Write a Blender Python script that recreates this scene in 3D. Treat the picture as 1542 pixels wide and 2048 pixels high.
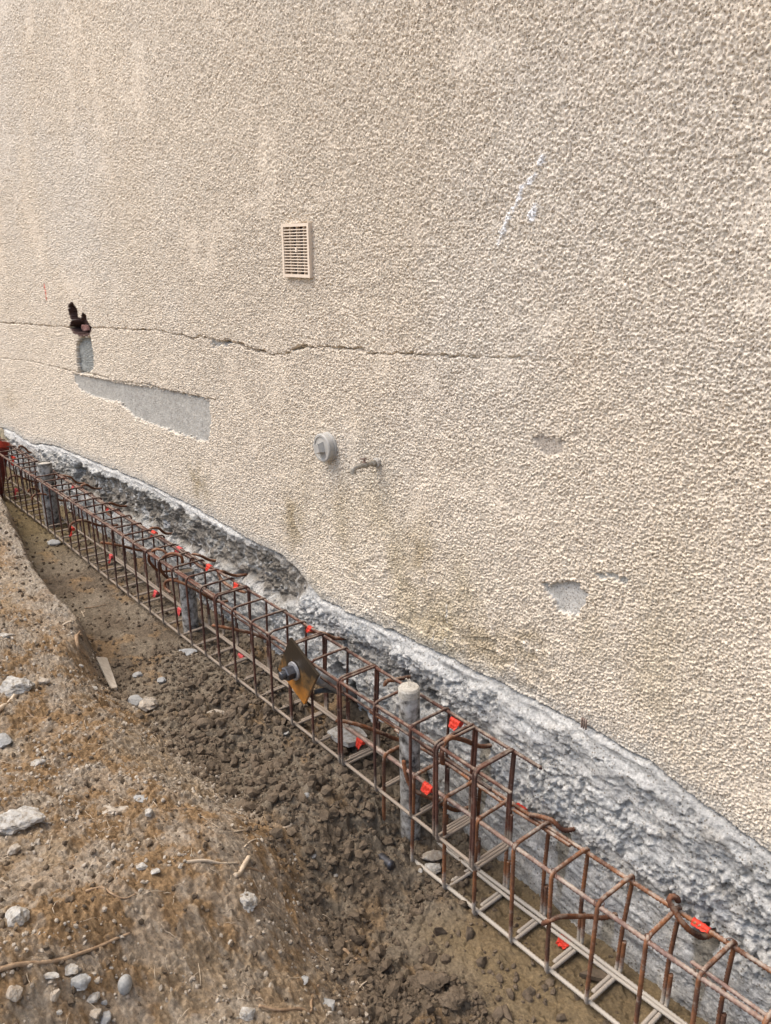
import bpy, math, random
import numpy as np
from mathutils import Vector, Matrix
R = math.radians
for o in list(bpy.data.objects): bpy.data.objects.remove(o)
S = bpy.context.scene; COL = S.collection

# ------------------------------------------------------------------ camera
CF, CYAW, CPITCH, CROLL = 1608.17, 0.8863, 0.3173, -0.0044
CAM = np.array([0.0, -1.6325, 1.6179])
fw = np.array([-math.sin(CYAW)*math.cos(CPITCH), math.cos(CYAW)*math.cos(CPITCH), -math.sin(CPITCH)])
r0 = np.array([math.cos(CYAW), math.sin(CYAW), 0.0]); u0 = np.cross(r0, fw)
rt = math.cos(CROLL)*r0 + math.sin(CROLL)*u0; up = -math.sin(CROLL)*r0 + math.cos(CROLL)*u0
cd = bpy.data.cameras.new('camera'); cam = bpy.data.objects.new('camera', cd); COL.objects.link(cam)
cam.matrix_world = Matrix(((rt[0], up[0], -fw[0], CAM[0]), (rt[1], up[1], -fw[1], CAM[1]), (rt[2], up[2], -fw[2], CAM[2]), (0, 0, 0, 1)))
cd.sensor_fit = 'VERTICAL'; cd.sensor_height = 24; cd.lens = 24*CF/2048; cd.clip_start = .05; cd.clip_end = 500
S.camera = cam
# ------------------------------------------------------------------ light
SUN_EL, SUN_AZ = R(60), R(222)
w = bpy.data.worlds.new('World'); S.world = w; w.use_nodes = True
nt = w.node_tree; bg = nt.nodes['Background']; sky = nt.nodes.new('ShaderNodeTexSky')
sky.sky_type = 'NISHITA'; sky.sun_disc = False; sky.sun_elevation = SUN_EL; sky.sun_rotation = SUN_AZ
sky.dust_density = 4.0; sky.air_density = 1.0; sky.ozone_density = 1.0
nt.links.new(sky.outputs[0], bg.inputs[0]); bg.inputs[1].default_value = .135
sl = bpy.data.lights.new('sun', 'SUN'); sl.energy = 1.2; sl.angle = R(45); sl.color = (1, .95, .88)
so = bpy.data.objects.new('sun', sl); COL.objects.link(so)
sd = Vector((math.sin(SUN_AZ)*math.cos(SUN_EL), math.cos(SUN_AZ)*math.cos(SUN_EL), math.sin(SUN_EL)))
so.rotation_euler = sd.to_track_quat('Z', 'Y').to_euler(); so.location = (-3, -6, 8)
S.view_settings.view_transform = 'Standard'; S.view_settings.look = 'None'; S.view_settings.gamma = 1
S.view_settings.exposure = 1.05
S.render.engine = 'CYCLES'

# ------------------------------------------------------------------ placing helpers
def ray(px, py): return fw + (px-771)/CF*rt - (py-1024)/CF*up
def at(px, py, Y):                      # point of the plane y = Y seen at a photo pixel
    d = ray(px, py); return CAM + d*(Y-CAM[1])/d[1]
def atz(px, py, z):
    d = ray(px, py); return CAM + d*(z-CAM[2])/d[2]
def depth(P): return float((np.asarray(P)-CAM) @ fw)

# ------------------------------------------------------------------ noise in numpy
def h2(ix, iy, seed):
    a = (ix.astype(np.int64)*374761393 + iy.astype(np.int64)*668265263 + seed*974634777) & 0xffffffff
    a = ((a ^ (a >> 13))*1274126177) & 0xffffffff
    a = ((a ^ (a >> 16))*2246822519) & 0xffffffff
    a = a ^ (a >> 15)
    return (a & 0xffffff)/float(0x1000000)
def vn(x, y, seed=0):
    ix = np.floor(x); iy = np.floor(y); fx = x-ix; fy = y-iy
    fx = fx*fx*(3-2*fx); fy = fy*fy*(3-2*fy)
    a = h2(ix, iy, seed); b = h2(ix+1, iy, seed); c = h2(ix, iy+1, seed); d = h2(ix+1, iy+1, seed)
    return (a*(1-fx)+b*fx)*(1-fy)+(c*(1-fx)+d*fx)*fy
def fbm(x, y, seed=0, o=4, g=.5):
    s = 0; a = 1; t = 0
    for i in range(o):
        s = s + a*vn(x*2**i+i*17.3, y*2**i+i*9.1, seed+i); t += a; a *= g
    return s/t
def hi2(ix, iy, seed):
    a = (ix*374761393 + iy*668265263 + seed*974634777) & 0xffffffff
    a = ((a ^ (a >> 13))*1274126177) & 0xffffffff
    a = ((a ^ (a >> 16))*2246822519) & 0xffffffff
    return a ^ (a >> 15)
def worley(x, y, seed=0):               # distance, vector and random of the nearest cell point
    ix = np.floor(x).astype(np.int64); iy = np.floor(y).astype(np.int64); fx = (x-ix).astype(np.float32); fy = (y-iy).astype(np.float32)
    bd = np.full(x.shape, 9.0, np.float32); bx = np.zeros(x.shape, np.float32); by = bx.copy(); bh = np.zeros(x.shape, np.int64)
    for i in (-1, 0, 1):
        for j in (-1, 0, 1):
            h = hi2(ix+i, iy+j, seed)
            dx = ((h & 4095).astype(np.float32))*(1/4096)+(i-fx); dy = (((h >> 12) & 4095).astype(np.float32))*(1/4096)+(j-fy)
            d = dx*dx+dy*dy; m = d < bd
            np.copyto(bd, d, where=m); np.copyto(bx, dx, where=m); np.copyto(by, dy, where=m); np.copyto(bh, h, where=m)
    return np.sqrt(bd), bx, by, ((bh >> 20) & 4095)/4096.0
def facets(x, y, seed=0):               # broken, tilted chips
    d, dx, dy, i = worley(x, y, seed)
    g = (i*7.13) % 1; k = (i*13.7) % 1
    return (i-.5)*.8 + dx*(g-.5)*1.6 + dy*(k-.5)*1.6
def sstep(a, b, x):
    t = np.clip((x-a)/(b-a), 0, 1); return t*t*(3-2*t)
def sdpoly(x, y, poly):                 # signed distance, negative inside
    P = np.asarray(poly, float); lo = P.min(0)-.25; hi = P.max(0)+.25
    out = np.full(x.shape, 1.0); m = (x > lo[0]) & (x < hi[0]) & (y > lo[1]) & (y < hi[1])
    X = x[m]; Y = y[m]; d = np.full(X.shape, 1e9); s = np.ones(X.shape)
    for i in range(len(P)):
        a = P[i]; b = P[i-1]; e = b-a; wx = X-a[0]; wy = Y-a[1]
        t = np.clip((wx*e[0]+wy*e[1])/(e@e), 0, 1)
        d = np.minimum(d, (wx-e[0]*t)**2+(wy-e[1]*t)**2)
        c1 = Y >= a[1]; c2 = Y < b[1]; c3 = e[0]*wy > e[1]*wx
        s = np.where((c1 & c2 & c3) | (~c1 & ~c2 & ~c3), -s, s)
    out[m] = s*np.sqrt(d); return out
def dline(x, y, pts):
    P = np.asarray(pts, float); lo = P.min(0)-.25; hi = P.max(0)+.25
    out = np.full(x.shape, 1.0); m = (x > lo[0]) & (x < hi[0]) & (y > lo[1]) & (y < hi[1])
    X = x[m]; Y = y[m]; d = np.full(X.shape, 1e9)
    for i in range(len(P)-1):
        a = P[i]; e = P[i+1]-a; wx = X-a[0]; wy = Y-a[1]
        t = np.clip((wx*e[0]+wy*e[1])/(e@e+1e-12), 0, 1)
        d = np.minimum(d, (wx-e[0]*t)**2+(wy-e[1]*t)**2)
    out[m] = np.sqrt(d); return out
def mixc(c, m, col):
    return c*(1-m[..., None]) + np.asarray(col)*m[..., None]

# ------------------------------------------------------------------ object helpers
def tag(o, label=None, cat=None, group=None, kind=None):
    if label: o['label'] = label
    if cat: o['category'] = cat
    if group: o['group'] = group
    if kind: o['kind'] = kind
    return o
def empty(name, loc):
    o = bpy.data.objects.new(name, None); o.location = tuple(loc); o.empty_display_size = .1; COL.objects.link(o); return o
def mesh_np(name, V, F, mat, col=None, smooth=True):
    V = np.asarray(V, np.float32); m = bpy.data.meshes.new(name)
    m.vertices.add(len(V)); m.vertices.foreach_set('co', V.ravel())
    if isinstance(F, np.ndarray):
        n, k = F.shape; m.loops.add(n*k); m.loops.foreach_set('vertex_index', F.ravel().astype(np.int32))
        m.polygons.add(n); m.polygons.foreach_set('loop_start', np.arange(n, dtype=np.int32)*k)
    else:
        L = np.concatenate([np.asarray(f) for f in F]).astype(np.int32); st = np.cumsum([0]+[len(f) for f in F[:-1]])
        m.loops.add(len(L)); m.loops.foreach_set('vertex_index', L)
        m.polygons.add(len(F)); m.polygons.foreach_set('loop_start', st.astype(np.int32))
    m.update(calc_edges=True); m.validate()
    m.polygons.foreach_set('use_smooth', np.full(len(m.polygons), smooth))
    if col is not None:
        a = m.color_attributes.new('Col', 'FLOAT_COLOR', 'POINT')
        c = np.ones((len(V), 4), np.float32); c[:, :col.shape[1]] = col; a.data.foreach_set('color', c.ravel())
    m.materials.append(mat); return m
def add(name, geo, mat, parent=None, smooth=True, origin=None):
    """geo in world coordinates -> ONE mesh object with its origin at its own place"""
    V, F = geo[0], geo[1]; V = np.asarray(V, float)
    if origin is None: origin = np.array([(V[:, 0].min()+V[:, 0].max())/2, (V[:, 1].min()+V[:, 1].max())/2, V[:, 2].min()])
    m = mesh_np(name, V-origin, F, mat, smooth=smooth)
    o = bpy.data.objects.new(name, m); COL.objects.link(o)
    if parent is not None:
        o.parent = parent; base = np.array(parent.location)
        q = parent
        while q.parent is not None: q = q.parent; base = base+np.array(q.location)
        o.location = tuple(origin-base)
    else: o.location = tuple(origin)
    return o
def join(*gs):
    V = []; F = []; n = 0
    for v, f in gs:
        V.append(np.asarray(v, float)); F += [[i+n for i in q] for q in f]; n += len(v)
    return np.concatenate(V), F
def fillet(P, rad, n=5):
    P = [np.asarray(p, float) for p in P]; out = [P[0]]
    for i in range(1, len(P)-1):
        a = P[i-1]-P[i]; b = P[i+1]-P[i]; la = np.linalg.norm(a); lb = np.linalg.norm(b)
        d = min(rad, la*.48, lb*.48); A = P[i]+a/la*d; B = P[i]+b/lb*d
        for k in range(n+1):
            t = k/n; out.append((1-t)**2*A+2*t*(1-t)*P[i]+t*t*B)
    out.append(P[-1]); return np.array(out)
def smooth_path(P, n=8):
    P = [np.asarray(p, float) for p in P]; Q = [2*P[0]-P[1]]+P+[2*P[-1]-P[-2]]; out = []
    for i in range(1, len(Q)-2):
        for k in range(n):
            t = k/n; a, b, c, d = Q[i-1:i+3]
            out.append(.5*((2*b)+(-a+c)*t+(2*a-5*b+4*c-d)*t*t+(-a+3*b-3*c+d)*t**3))
    out.append(P[-1]); return np.array(out)
def resample(P, step):
    P = np.asarray(P, float); s = np.concatenate([[0], np.cumsum(np.linalg.norm(np.diff(P, axis=0), axis=1))])
    n = max(2, int(s[-1]/step)+1); t = np.linspace(0, s[-1], n)
    return np.stack([np.interp(t, s, P[:, k]) for k in range(3)], 1)
def tube(P, r, sides=8, rib=0, pitch=.009, slant=.5, step=None, taper=None, wob=0, seed=0):
    P = resample(P, step or (pitch/2 if rib else .02)); n = len(P)
    if wob:
        rg = np.random.RandomState(seed); k = max(3, int(n/6)); W = rg.randn(k, 3)*wob
        P = P+np.stack([np.interp(np.linspace(0, k-1, n), np.arange(k), W[:, q]) for q in range(3)], 1)
    T = np.gradient(P, axis=0); T /= np.linalg.norm(T, axis=1)[:, None]+1e-12
    nrm = np.cross(T[0], [0, 0, 1.0]);
    if np.linalg.norm(nrm) < .1: nrm = np.cross(T[0], [0, 1.0, 0])
    nrm /= np.linalg.norm(nrm); V = []; F = []
    th = np.arange(sides)*2*math.pi/sides
    for i in range(n):
        nrm = nrm-T[i]*(nrm@T[i]); nrm /= np.linalg.norm(nrm); bn = np.cross(T[i], nrm)
        rr = r*(taper(i/(n-1)) if taper else 1)*(1+rib*((i % 2)-.5)*2)
        c = P[i]+rr*(np.cos(th)[:, None]*nrm+np.sin(th)[:, None]*bn)
        if rib: c = c+T[i]*(slant*pitch*np.abs(np.sin(th)))[:, None]
        V.append(c)
    V.append([P[0]-T[0]*r*.15]); V.append([P[-1]+T[-1]*r*.15]); V = np.concatenate(V)
    for i in range(n-1):
        for j in range(sides):
            k = (j+1) % sides; F.append([i*sides+j, i*sides+k, (i+1)*sides+k, (i+1)*sides+j])
    for j in range(sides):
        k = (j+1) % sides; F.append([n*sides, k, j]); F.append([n*sides+1, (n-1)*sides+j, (n-1)*sides+k])
    return V, F
def lathe(prof, c, axis, sides=32, phase=0):   # prof: (radius, height along axis)
    c = np.asarray(c, float); a = np.asarray(axis, float); a /= np.linalg.norm(a)
    n = np.cross(a, [0, 0, 1.0]);
    if np.linalg.norm(n) < .1: n = np.array([1.0, 0, 0])
    n /= np.linalg.norm(n); b = np.cross(a, n); V = []; F = []
    def ring(r, h):
        k = len(V)
        for j in range(sides):
            t = 2*math.pi*j/sides+phase; V.append(c+a*h+r*(math.cos(t)*n+math.sin(t)*b))
        return k
    for i in range(len(prof)-1):
        k0 = ring(*prof[i]); k1 = ring(*prof[i+1])
        for j in range(sides):
            k = (j+1) % sides; F.append([k0+j, k0+k, k1+k, k1+j])
    k0 = ring(*prof[0]); F.append([k0+j for j in range(sides)][::-1]); k1 = ring(*prof[-1]); F.append([k1+j for j in range(sides)])
    return np.array(V), F
def box(x0, x1, y0, y1, z0, z1):
    V = np.array([(x, y, z) for x in (x0, x1) for y in (y0, y1) for z in (z0, z1)], float)
    return V, [[0, 1, 3, 2], [4, 6, 7, 5], [0, 4, 5, 1], [2, 3, 7, 6], [0, 2, 6, 4], [1, 5, 7, 3]]
def prism(P, off):                       # closed outline + thickness vector
    P = np.asarray(P, float); n = len(P); V = np.concatenate([P, P+np.asarray(off)])
    F = [list(range(n))[::-1], [n+i for i in range(n)]]+[[i, (i+1) % n, n+(i+1) % n, n+i] for i in range(n)]
    return V, F
_ico = {}
def ico(sub):
    if sub in _ico: return _ico[sub]
    import bmesh
    bm = bmesh.new(); bmesh.ops.create_icosphere(bm, subdivisions=sub, radius=1)
    V = np.array([v.co[:] for v in bm.verts]); F = [[v.index for v in f.verts] for f in bm.faces]; bm.free()
    _ico[sub] = (V, F); return V, F
def rock(c, dims, seed, rotz=0, sub=3, planes=14, rough=.04, round_=0):
    rg = np.random.RandomState(seed); V, F = ico(sub); D = rg.randn(planes, 3); D /= np.linalg.norm(D, axis=1)[:, None]
    off = .62+.3*rg.rand(planes); q = V@D.T; rr = np.where(q > .05, off/np.maximum(q, .05), 9).min(1); rr = np.minimum(rr, 1.15)
    rr = rr*(1-round_)+round_*.9
    rr = rr*(1+rough*(2*fbm(V[:, 0]*3+seed*3.1+V[:, 2]*2, V[:, 1]*3-V[:, 2]*2.3, seed, 3)-1)*3)
    P = V*rr[:, None]*np.array(dims)/2
    c_, s_ = math.cos(rotz), math.sin(rotz); P = P@np.array([[c_, s_, 0], [-s_, c_, 0], [0, 0, 1]])
    return P+np.asarray(c), F

# ------------------------------------------------------------------ materials
def new_mat(name, rough=.9):
    m = bpy.data.materials.new(name); m.use_nodes = True; n = m.node_tree
    b = n.nodes['Principled BSDF']; b.inputs['Roughness'].default_value = rough
    b.inputs['Specular IOR Level'].default_value = .25
    return m, n, b
def nnode(n, t, **k):
    q = n.nodes.new(t)
    for a, v in k.items(): setattr(q, a, v)
    return q
def noise(n, vec, scale, detail=4, rough=.6):
    q = n.nodes.new('ShaderNodeTexNoise'); q.inputs['Scale'].default_value = scale
    q.inputs['Detail'].default_value = detail; q.inputs['Roughness'].default_value = rough
    n.links.new(vec, q.inputs['Vector']); return q.outputs['Fac']
def ramp(n, fac, stops):
    q = n.nodes.new('ShaderNodeValToRGB'); e = q.color_ramp.elements
    while len(e) < len(stops): e.new(.5)
    for i, (p, c) in enumerate(stops):
        e[i].position = p; e[i].color = tuple(c)+(1,) if len(c) == 3 else c
    n.links.new(fac, q.inputs[0]); return q.outputs[0]
def mix(n, fac, a, b, mode='MIX'):
    q = n.nodes.new('ShaderNodeMix'); q.data_type = 'RGBA'; q.blend_type = mode; q.clamp_factor = True
    for s, v in ((0, fac), (6, a), (7, b)):
        if isinstance(v, (int, float)): q.inputs[s].default_value = v
        elif isinstance(v, tuple): q.inputs[s].default_value = v+(1,) if len(v) == 3 else v
        else: n.links.new(v, q.inputs[s])
    return q.outputs[2]
def bump(n, b, h, dist, strength=1.0):
    q = n.nodes.new('ShaderNodeBump'); q.inputs['Strength'].default_value = strength; q.inputs['Distance'].default_value = dist
    n.links.new(h, q.inputs['Height']); n.links.new(q.outputs[0], b.inputs['Normal'])
def attr_mat(name, speck_scale, lo, hi, bump_d, rough=.92, fine=240, wet=False, grit=None):
    m, n, b = new_mat(name, rough); c = nnode(n, 'ShaderNodeVertexColor', layer_name='Col')
    g = n.nodes.new('ShaderNodeNewGeometry').outputs['Position']
    f = noise(n, g, speck_scale, 3, .7); r = ramp(n, f, [(.30, (lo,)*3), (.70, (hi,)*3)])
    out = mix(n, 1.0, c.outputs['Color'], r, 'MULTIPLY')
    if grit:                                # dark grit dots that also paint in the shade of crevices
        for sc_, rad, dk_, rnd_ in grit:
            v = n.nodes.new('ShaderNodeTexVoronoi'); v.inputs['Scale'].default_value = sc_; n.links.new(g, v.inputs['Vector'])
            dk = ramp(n, v.outputs['Distance'], [(rad*.55, (dk_, dk_*.90, dk_*.78)), (rad, (1, 1, 1))])
            k2 = ramp(n, noise(n, g, rnd_, 2, .5), [(.38, (0, 0, 0)), (.52, (1, 1, 1))])
            out = mix(n, 1.0, out, mix(n, k2, (1.0, 1.0, 1.0), dk), 'MULTIPLY')
    n.links.new(out, b.inputs['Base Color'])
    bump(n, b, noise(n, g, fine, 4, .7), bump_d)
    if wet:
        rr = n.nodes.new('ShaderNodeMapRange'); n.links.new(c.outputs['Alpha'], rr.inputs[0])
        rr.inputs[3].default_value = .95; rr.inputs[4].default_value = .38; n.links.new(rr.outputs[0], b.inputs['Roughness'])
    return m
def simple(name, stops, scale, rough=.85, bump_d=.001, metal=0, coord='Object', fine=None):
    m, n, b = new_mat(name, rough); b.inputs['Metallic'].default_value = metal
    tc = n.nodes.new('ShaderNodeTexCoord').outputs['Object'] if coord == 'Object' else n.nodes.new('ShaderNodeNewGeometry').outputs['Position']
    n.links.new(ramp(n, noise(n, tc, scale, 5, .65), stops), b.inputs['Base Color'])
    bump(n, b, noise(n, tc, fine or scale*4, 4, .6), bump_d)
    return m
def rebar_mat(name, dark, rust, dust, dust_z):
    m, n, b = new_mat(name, .8); g = n.nodes.new('ShaderNodeNewGeometry').outputs['Position']
    base = ramp(n, noise(n, g, 9, 4, .6), [(.38, dark), (.62, rust)])
    f2 = ramp(n, noise(n, g, 60, 4, .7), [(.3, (.65,)*3), (.7, (1.3,)*3)])
    base = mix(n, 1.0, base, f2, 'MULTIPLY')
    sp = n.nodes.new('ShaderNodeSeparateXYZ'); n.links.new(g, sp.inputs[0])
    mr = n.nodes.new('ShaderNodeMapRange'); n.links.new(sp.outputs[2], mr.inputs[0])
    mr.inputs[1].default_value = dust_z+.05; mr.inputs[2].default_value = dust_z-.05; mr.inputs[3].default_value = .0; mr.inputs[4].default_value = .5
    a = n.nodes.new('ShaderNodeMath'); a.operation = 'ADD'; n.links.new(mr.outputs[0], a.inputs[0]); n.links.new(noise(n, g, 26, 5, .7), a.inputs[1])
    nz_ = n.nodes.new('ShaderNodeSeparateXYZ'); n.links.new(n.nodes.new('ShaderNodeNewGeometry').outputs['Normal'], nz_.inputs[0])
    up_ = n.nodes.new('ShaderNodeMath'); up_.operation = 'MULTIPLY_ADD'; up_.inputs[1].default_value = .16; n.links.new(nz_.outputs[2], up_.inputs[0]); n.links.new(a.outputs[0], up_.inputs[2])
    k = ramp(n, up_.outputs[0], [(.56, (0, 0, 0)), (.80, (1, 1, 1))])
    n.links.new(mix(n, k, base, dust), b.inputs['Base Color'])
    bump(n, b, noise(n, g, 500, 3, .6), .0006)
    return m
M = {}
M['stucco'] = attr_mat('roughcast', 190, .80, 1.16, .0015, .95, 500, grit=[(138, .40, .38, 40), (230, .38, .5, 70)])
M['concrete'] = attr_mat('hacked_concrete', 90, .60, 1.34, .007, .9, 190, grit=[(75, .30, .45, 22)])
M['ground'] = attr_mat('soil', 110, .60, 1.35, .006, .95, 260, wet=True)
M['rebarA'] = rebar_mat('rusty_steel', (.062, .034, .026), (.125, .052, .033), (.27, .22, .17), -.36)
M['rebarB'] = rebar_mat('rusty_steel_orange', (.11, .055, .035), (.25, .105, .045), (.38, .33, .27), -.60)
M['barB'] = rebar_mat('dusty_steel', (.16, .10, .085), (.24, .15, .11), (.37, .315, .255), -.30)
M['barBlow'] = rebar_mat('mud_coated_steel', (.22, .175, .135), (.32, .265, .21), (.42, .375, .31), -.56)
M['dowel'] = rebar_mat('rust_brown_steel', (.09, .04, .025), (.22, .085, .035), (.33, .24, .17), -.9)
M['casing'] = simple('galvanised_dirty', [(.38, (.05, .045, .04)), (.48, (.24, .225, .20)), (.64, (.47, .455, .42))], 26, .75, .001)
M['grout'] = simple('grout', [(.3, (.30, .27, .22)), (.7, (.62, .58, .50))], 120, .95, .003)
M['rod'] = simple('grey_threaded_rod', [(.3, (.20, .20, .20)), (.7, (.44, .44, .43))], 40, .6, .001, .1)
M['tape'] = simple('red_tape', [(.3, (.45, .025, .012)), (.6, (.66, .055, .028)), (.75, (.5, .12, .09))], 60, .5, .002)
M['tape_pale'] = simple('faded_tape', [(.3, (.55, .05, .045)), (.7, (.72, .13, .12))], 40, .5, .002)
m_, n_, b_ = new_mat('oiled_rust_plate', .45); b_.inputs['Metallic'].default_value = .3
o_ = n_.nodes.new('ShaderNodeTexCoord').outputs['Object']; s_ = n_.nodes.new('ShaderNodeSeparateXYZ'); n_.links.new(o_, s_.inputs[0])
a1 = n_.nodes.new('ShaderNodeMath'); a1.operation = 'MULTIPLY_ADD'; n_.links.new(s_.outputs[2], a1.inputs[0]); a1.inputs[1].default_value = -3.2; n_.links.new(noise(n_, o_, 18, 5, .7), a1.inputs[2])
n_.links.new(ramp(n_, a1.outputs[0], [(.0, (.04, .03, .02)), (.16, (.16, .095, .04)), (.34, (.40, .17, .04)), (.5, (.55, .22, .035))]), b_.inputs['Base Color'])
bump(n_, b_, noise(n_, o_, 90, 4, .6), .001); M['plate'] = m_
M['steel'] = simple('dark_steel', [(.3, (.05, .05, .055)), (.7, (.17, .17, .18))], 50, .4, .0006, .7)
M['washer'] = simple('zinc_washer', [(.3, (.40, .40, .41)), (.7, (.62, .62, .62))], 60, .4, .0005, .6)
M['hose'] = simple('black_hose', [(.3, (.035, .04, .045)), (.7, (.12, .13, .14))], 40, .6, .001)
M['plug'] = simple('grey_pvc', [(.3, (.33, .32, .29)), (.7, (.47, .45, .41))], 25, .6, .0008)
M['tap'] = simple('weathered_brass', [(.3, (.16, .14, .11)), (.7, (.40, .37, .31))], 60, .5, .0008, .3)
M['tap_dark'] = simple('brown_brass', [(.3, (.12, .08, .06)), (.7, (.28, .20, .16))], 60, .6, .0008)
M['vent'] = simple('beige_plastic', [(.3, (.68, .56, .43)), (.7, (.76, .65, .52))], 12, .55, .0004)
M['cavity_shade'] = simple('vent_cavity_shade', [(.3, (.035, .015, .012)), (.7, (.07, .03, .02))], 20, .95)  # near black colour painting the shade inside the vent
M['orange'] = simple('orange_pipe', [(.3, (.16, .018, .012)), (.7, (.50, .055, .022))], 8, .5)
M['dark_orange'] = simple('dark_red_pipe', [(.3, (.05, .015, .012)), (.7, (.16, .03, .018))], 12, .7)  # pipe body darker and browner than its rim
M['stone_white'] = simple('pale_concrete_rubble', [(.32, (.20, .165, .12)), (.47, (.36, .335, .29)), (.70, (.52, .505, .465))], 55, .95, .004, fine=140)
M['stone_grey'] = simple('grey_stone', [(.3, (.22, .215, .20)), (.7, (.40, .40, .38))], 45, .9, .002, fine=150)
M['stone_tan'] = simple('tan_mortar_rubble', [(.3, (.25, .20, .15)), (.55, (.40, .35, .28)), (.75, (.52, .48, .40))], 45, .95, .004, fine=140)
M['clod'] = simple('damp_clod', [(.3, (.075, .055, .036)), (.7, (.165, .125, .085))], 40, .9, .004, fine=150)
M['root'] = simple('root_bark', [(.3, (.22, .14, .08)), (.7, (.42, .30, .19))], 60, .9, .002, coord='P')
M['root_pale'] = simple('pale_root', [(.3, (.42, .33, .23)), (.7, (.62, .52, .39))], 60, .9, .002, coord='P')
M['wood'] = simple('pale_wood', [(.3, (.42, .36, .28)), (.7, (.62, .56, .47))], 30, .85, .001)
M['wire'] = simple('tie_wire', [(.3, (.10, .05, .035)), (.7, (.20, .10, .06))], 50, .7, .0004)
M['brick'] = simple('broken_brick', [(.3, (.16, .075, .06)), (.55, (.28, .15, .13)), (.75, (.45, .34, .31))], 40, .95, .003)
M['mortar'] = simple('grey_mortar', [(.3, (.25, .26, .24)), (.7, (.40, .41, .39))], 30, .95, .003)
M['masonry'] = simple('old_masonry', [(.3, (.10, .085, .06)), (.55, (.26, .22, .15)), (.75, (.42, .36, .24))], 14, .95, .006, fine=60)

# ================================================================== HOUSE WALL
YW = .33
def W(px, py, Y=YW-.006):
    P = at(px, py, Y); return (P[0], P[2])
def grid_axis(dense0, dense1, stepf, ext0, ext1):
    a = [dense0]
    while a[-1] < dense1: a.append(a[-1]+stepf(a[-1]))
    hi = []; s = .03; v = a[-1]
    while v < ext1: v += s; s *= 1.5; hi.append(v)
    lo = []; s = .03; v = a[0]
    while v > ext0: v -= s; s *= 1.5; lo.append(v)
    return np.array(lo[::-1]+a+hi)
def grid_faces(nx, nz, keep=None, flip=False):
    i = np.arange(nx*nz).reshape(nz, nx)
    q = np.stack([i[:-1, :-1], i[:-1, 1:], i[1:, 1:], i[1:, :-1]], -1)
    if flip: q = q[..., ::-1]
    q = q.reshape(-1, 4)
    if keep is not None: q = q[keep.ravel()]
    return q
house = empty('house_wall', (-3.5, .45, -.9))
tag(house, 'tall beige roughcast house wall with cracks, above a bare hacked grey concrete footing', 'wall')

edge_px = [(-60, 840), (20, 862), (60, 888), (110, 893), (170, 918), (240, 945), (300, 972), (360, 1003), (430, 1040), (500, 1082), (560, 1112), (600, 1150),
           (640, 1200), (700, 1228), (780, 1262), (860, 1302), (960, 1352), (1060, 1400), (1160, 1450), (1260, 1510), (1300, 1530), (1370, 1592), (1450, 1648), (1542, 1712), (1650, 1790)]
E_ = np.array([W(*p) for p in edge_px])
def edge_z(x):
    z = np.interp(x, E_[:, 0], E_[:, 1])
    return z+.022*(fbm(x*9, x*0+3.3, 31, 4)-.5)+.012*(fbm(x*50, x*0+1.3, 35, 3)-.5)
crack1 = [W(*p) for p in [(-60, 643), (0, 646), (60, 649), (140, 655), (200, 656), (280, 660), (310, 660), (345, 668), (370, 671), (385, 678), (400, 672), (430, 682), (460, 683),
          (500, 697), (540, 710), (570, 708), (600, 693), (650, 695), (720, 699), (735, 707), (780, 708), (900, 712), (960, 716), (1060, 718), (1150, 722)]]
crack2 = [W(*p) for p in [(0, 716), (60, 722), (100, 733), (150, 744), (195, 750), (230, 762), (290, 769), (340, 782), (400, 795), (430, 800)]]
patch = [W(*p) for p in [(146, 748), (200, 757), (250, 768), (310, 776), (360, 787), (417, 800), (420, 840), (414, 885), (370, 872), (320, 855), (268, 835), (240, 805), (190, 795), (160, 780), (148, 765)]]
slotp = [W(*p) for p in [(152, 690), (158, 676), (182, 674), (186, 705), (188, 735), (175, 748), (156, 746), (152, 720)]]
holep = [W(*p) for p in [(137, 612), (145, 608), (153, 620), (156, 636), (163, 640), (166, 628), (172, 632), (175, 645), (182, 656), (178, 668), (160, 670), (147, 664), (138, 655), (143, 642), (138, 628)]]
ventp = [W(*p) for p in [(562, 452), (612, 445), (618, 551), (567, 555)]]
chip1 = [W(*p) for p in [(1083, 1168), (1150, 1166), (1172, 1190), (1162, 1220), (1145, 1232), (1118, 1226), (1098, 1196)]]
chip2 = [W(*p) for p in [(1066, 878), (1095, 870), (1128, 885), (1118, 905), (1095, 912), (1072, 900)]]
chip3 = [W(*p) for p in [(1192, 1146), (1215, 1144), (1250, 1160), (1248, 1168), (1225, 1160), (1196, 1156)]]
chip4 = [W(*p) for p in [(422, 683), (458, 684), (456, 692), (425, 694)]]
streak1 = [W(*p) for p in [(1082, 318), (1070, 350), (1045, 375), (1030, 410), (1012, 440), (995, 490)]]
streak2 = [W(*p) for p in [(1070, 412), (1060, 438)]]
redmark = [W(*p) for p in [(88, 570), (92, 598)]]

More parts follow.
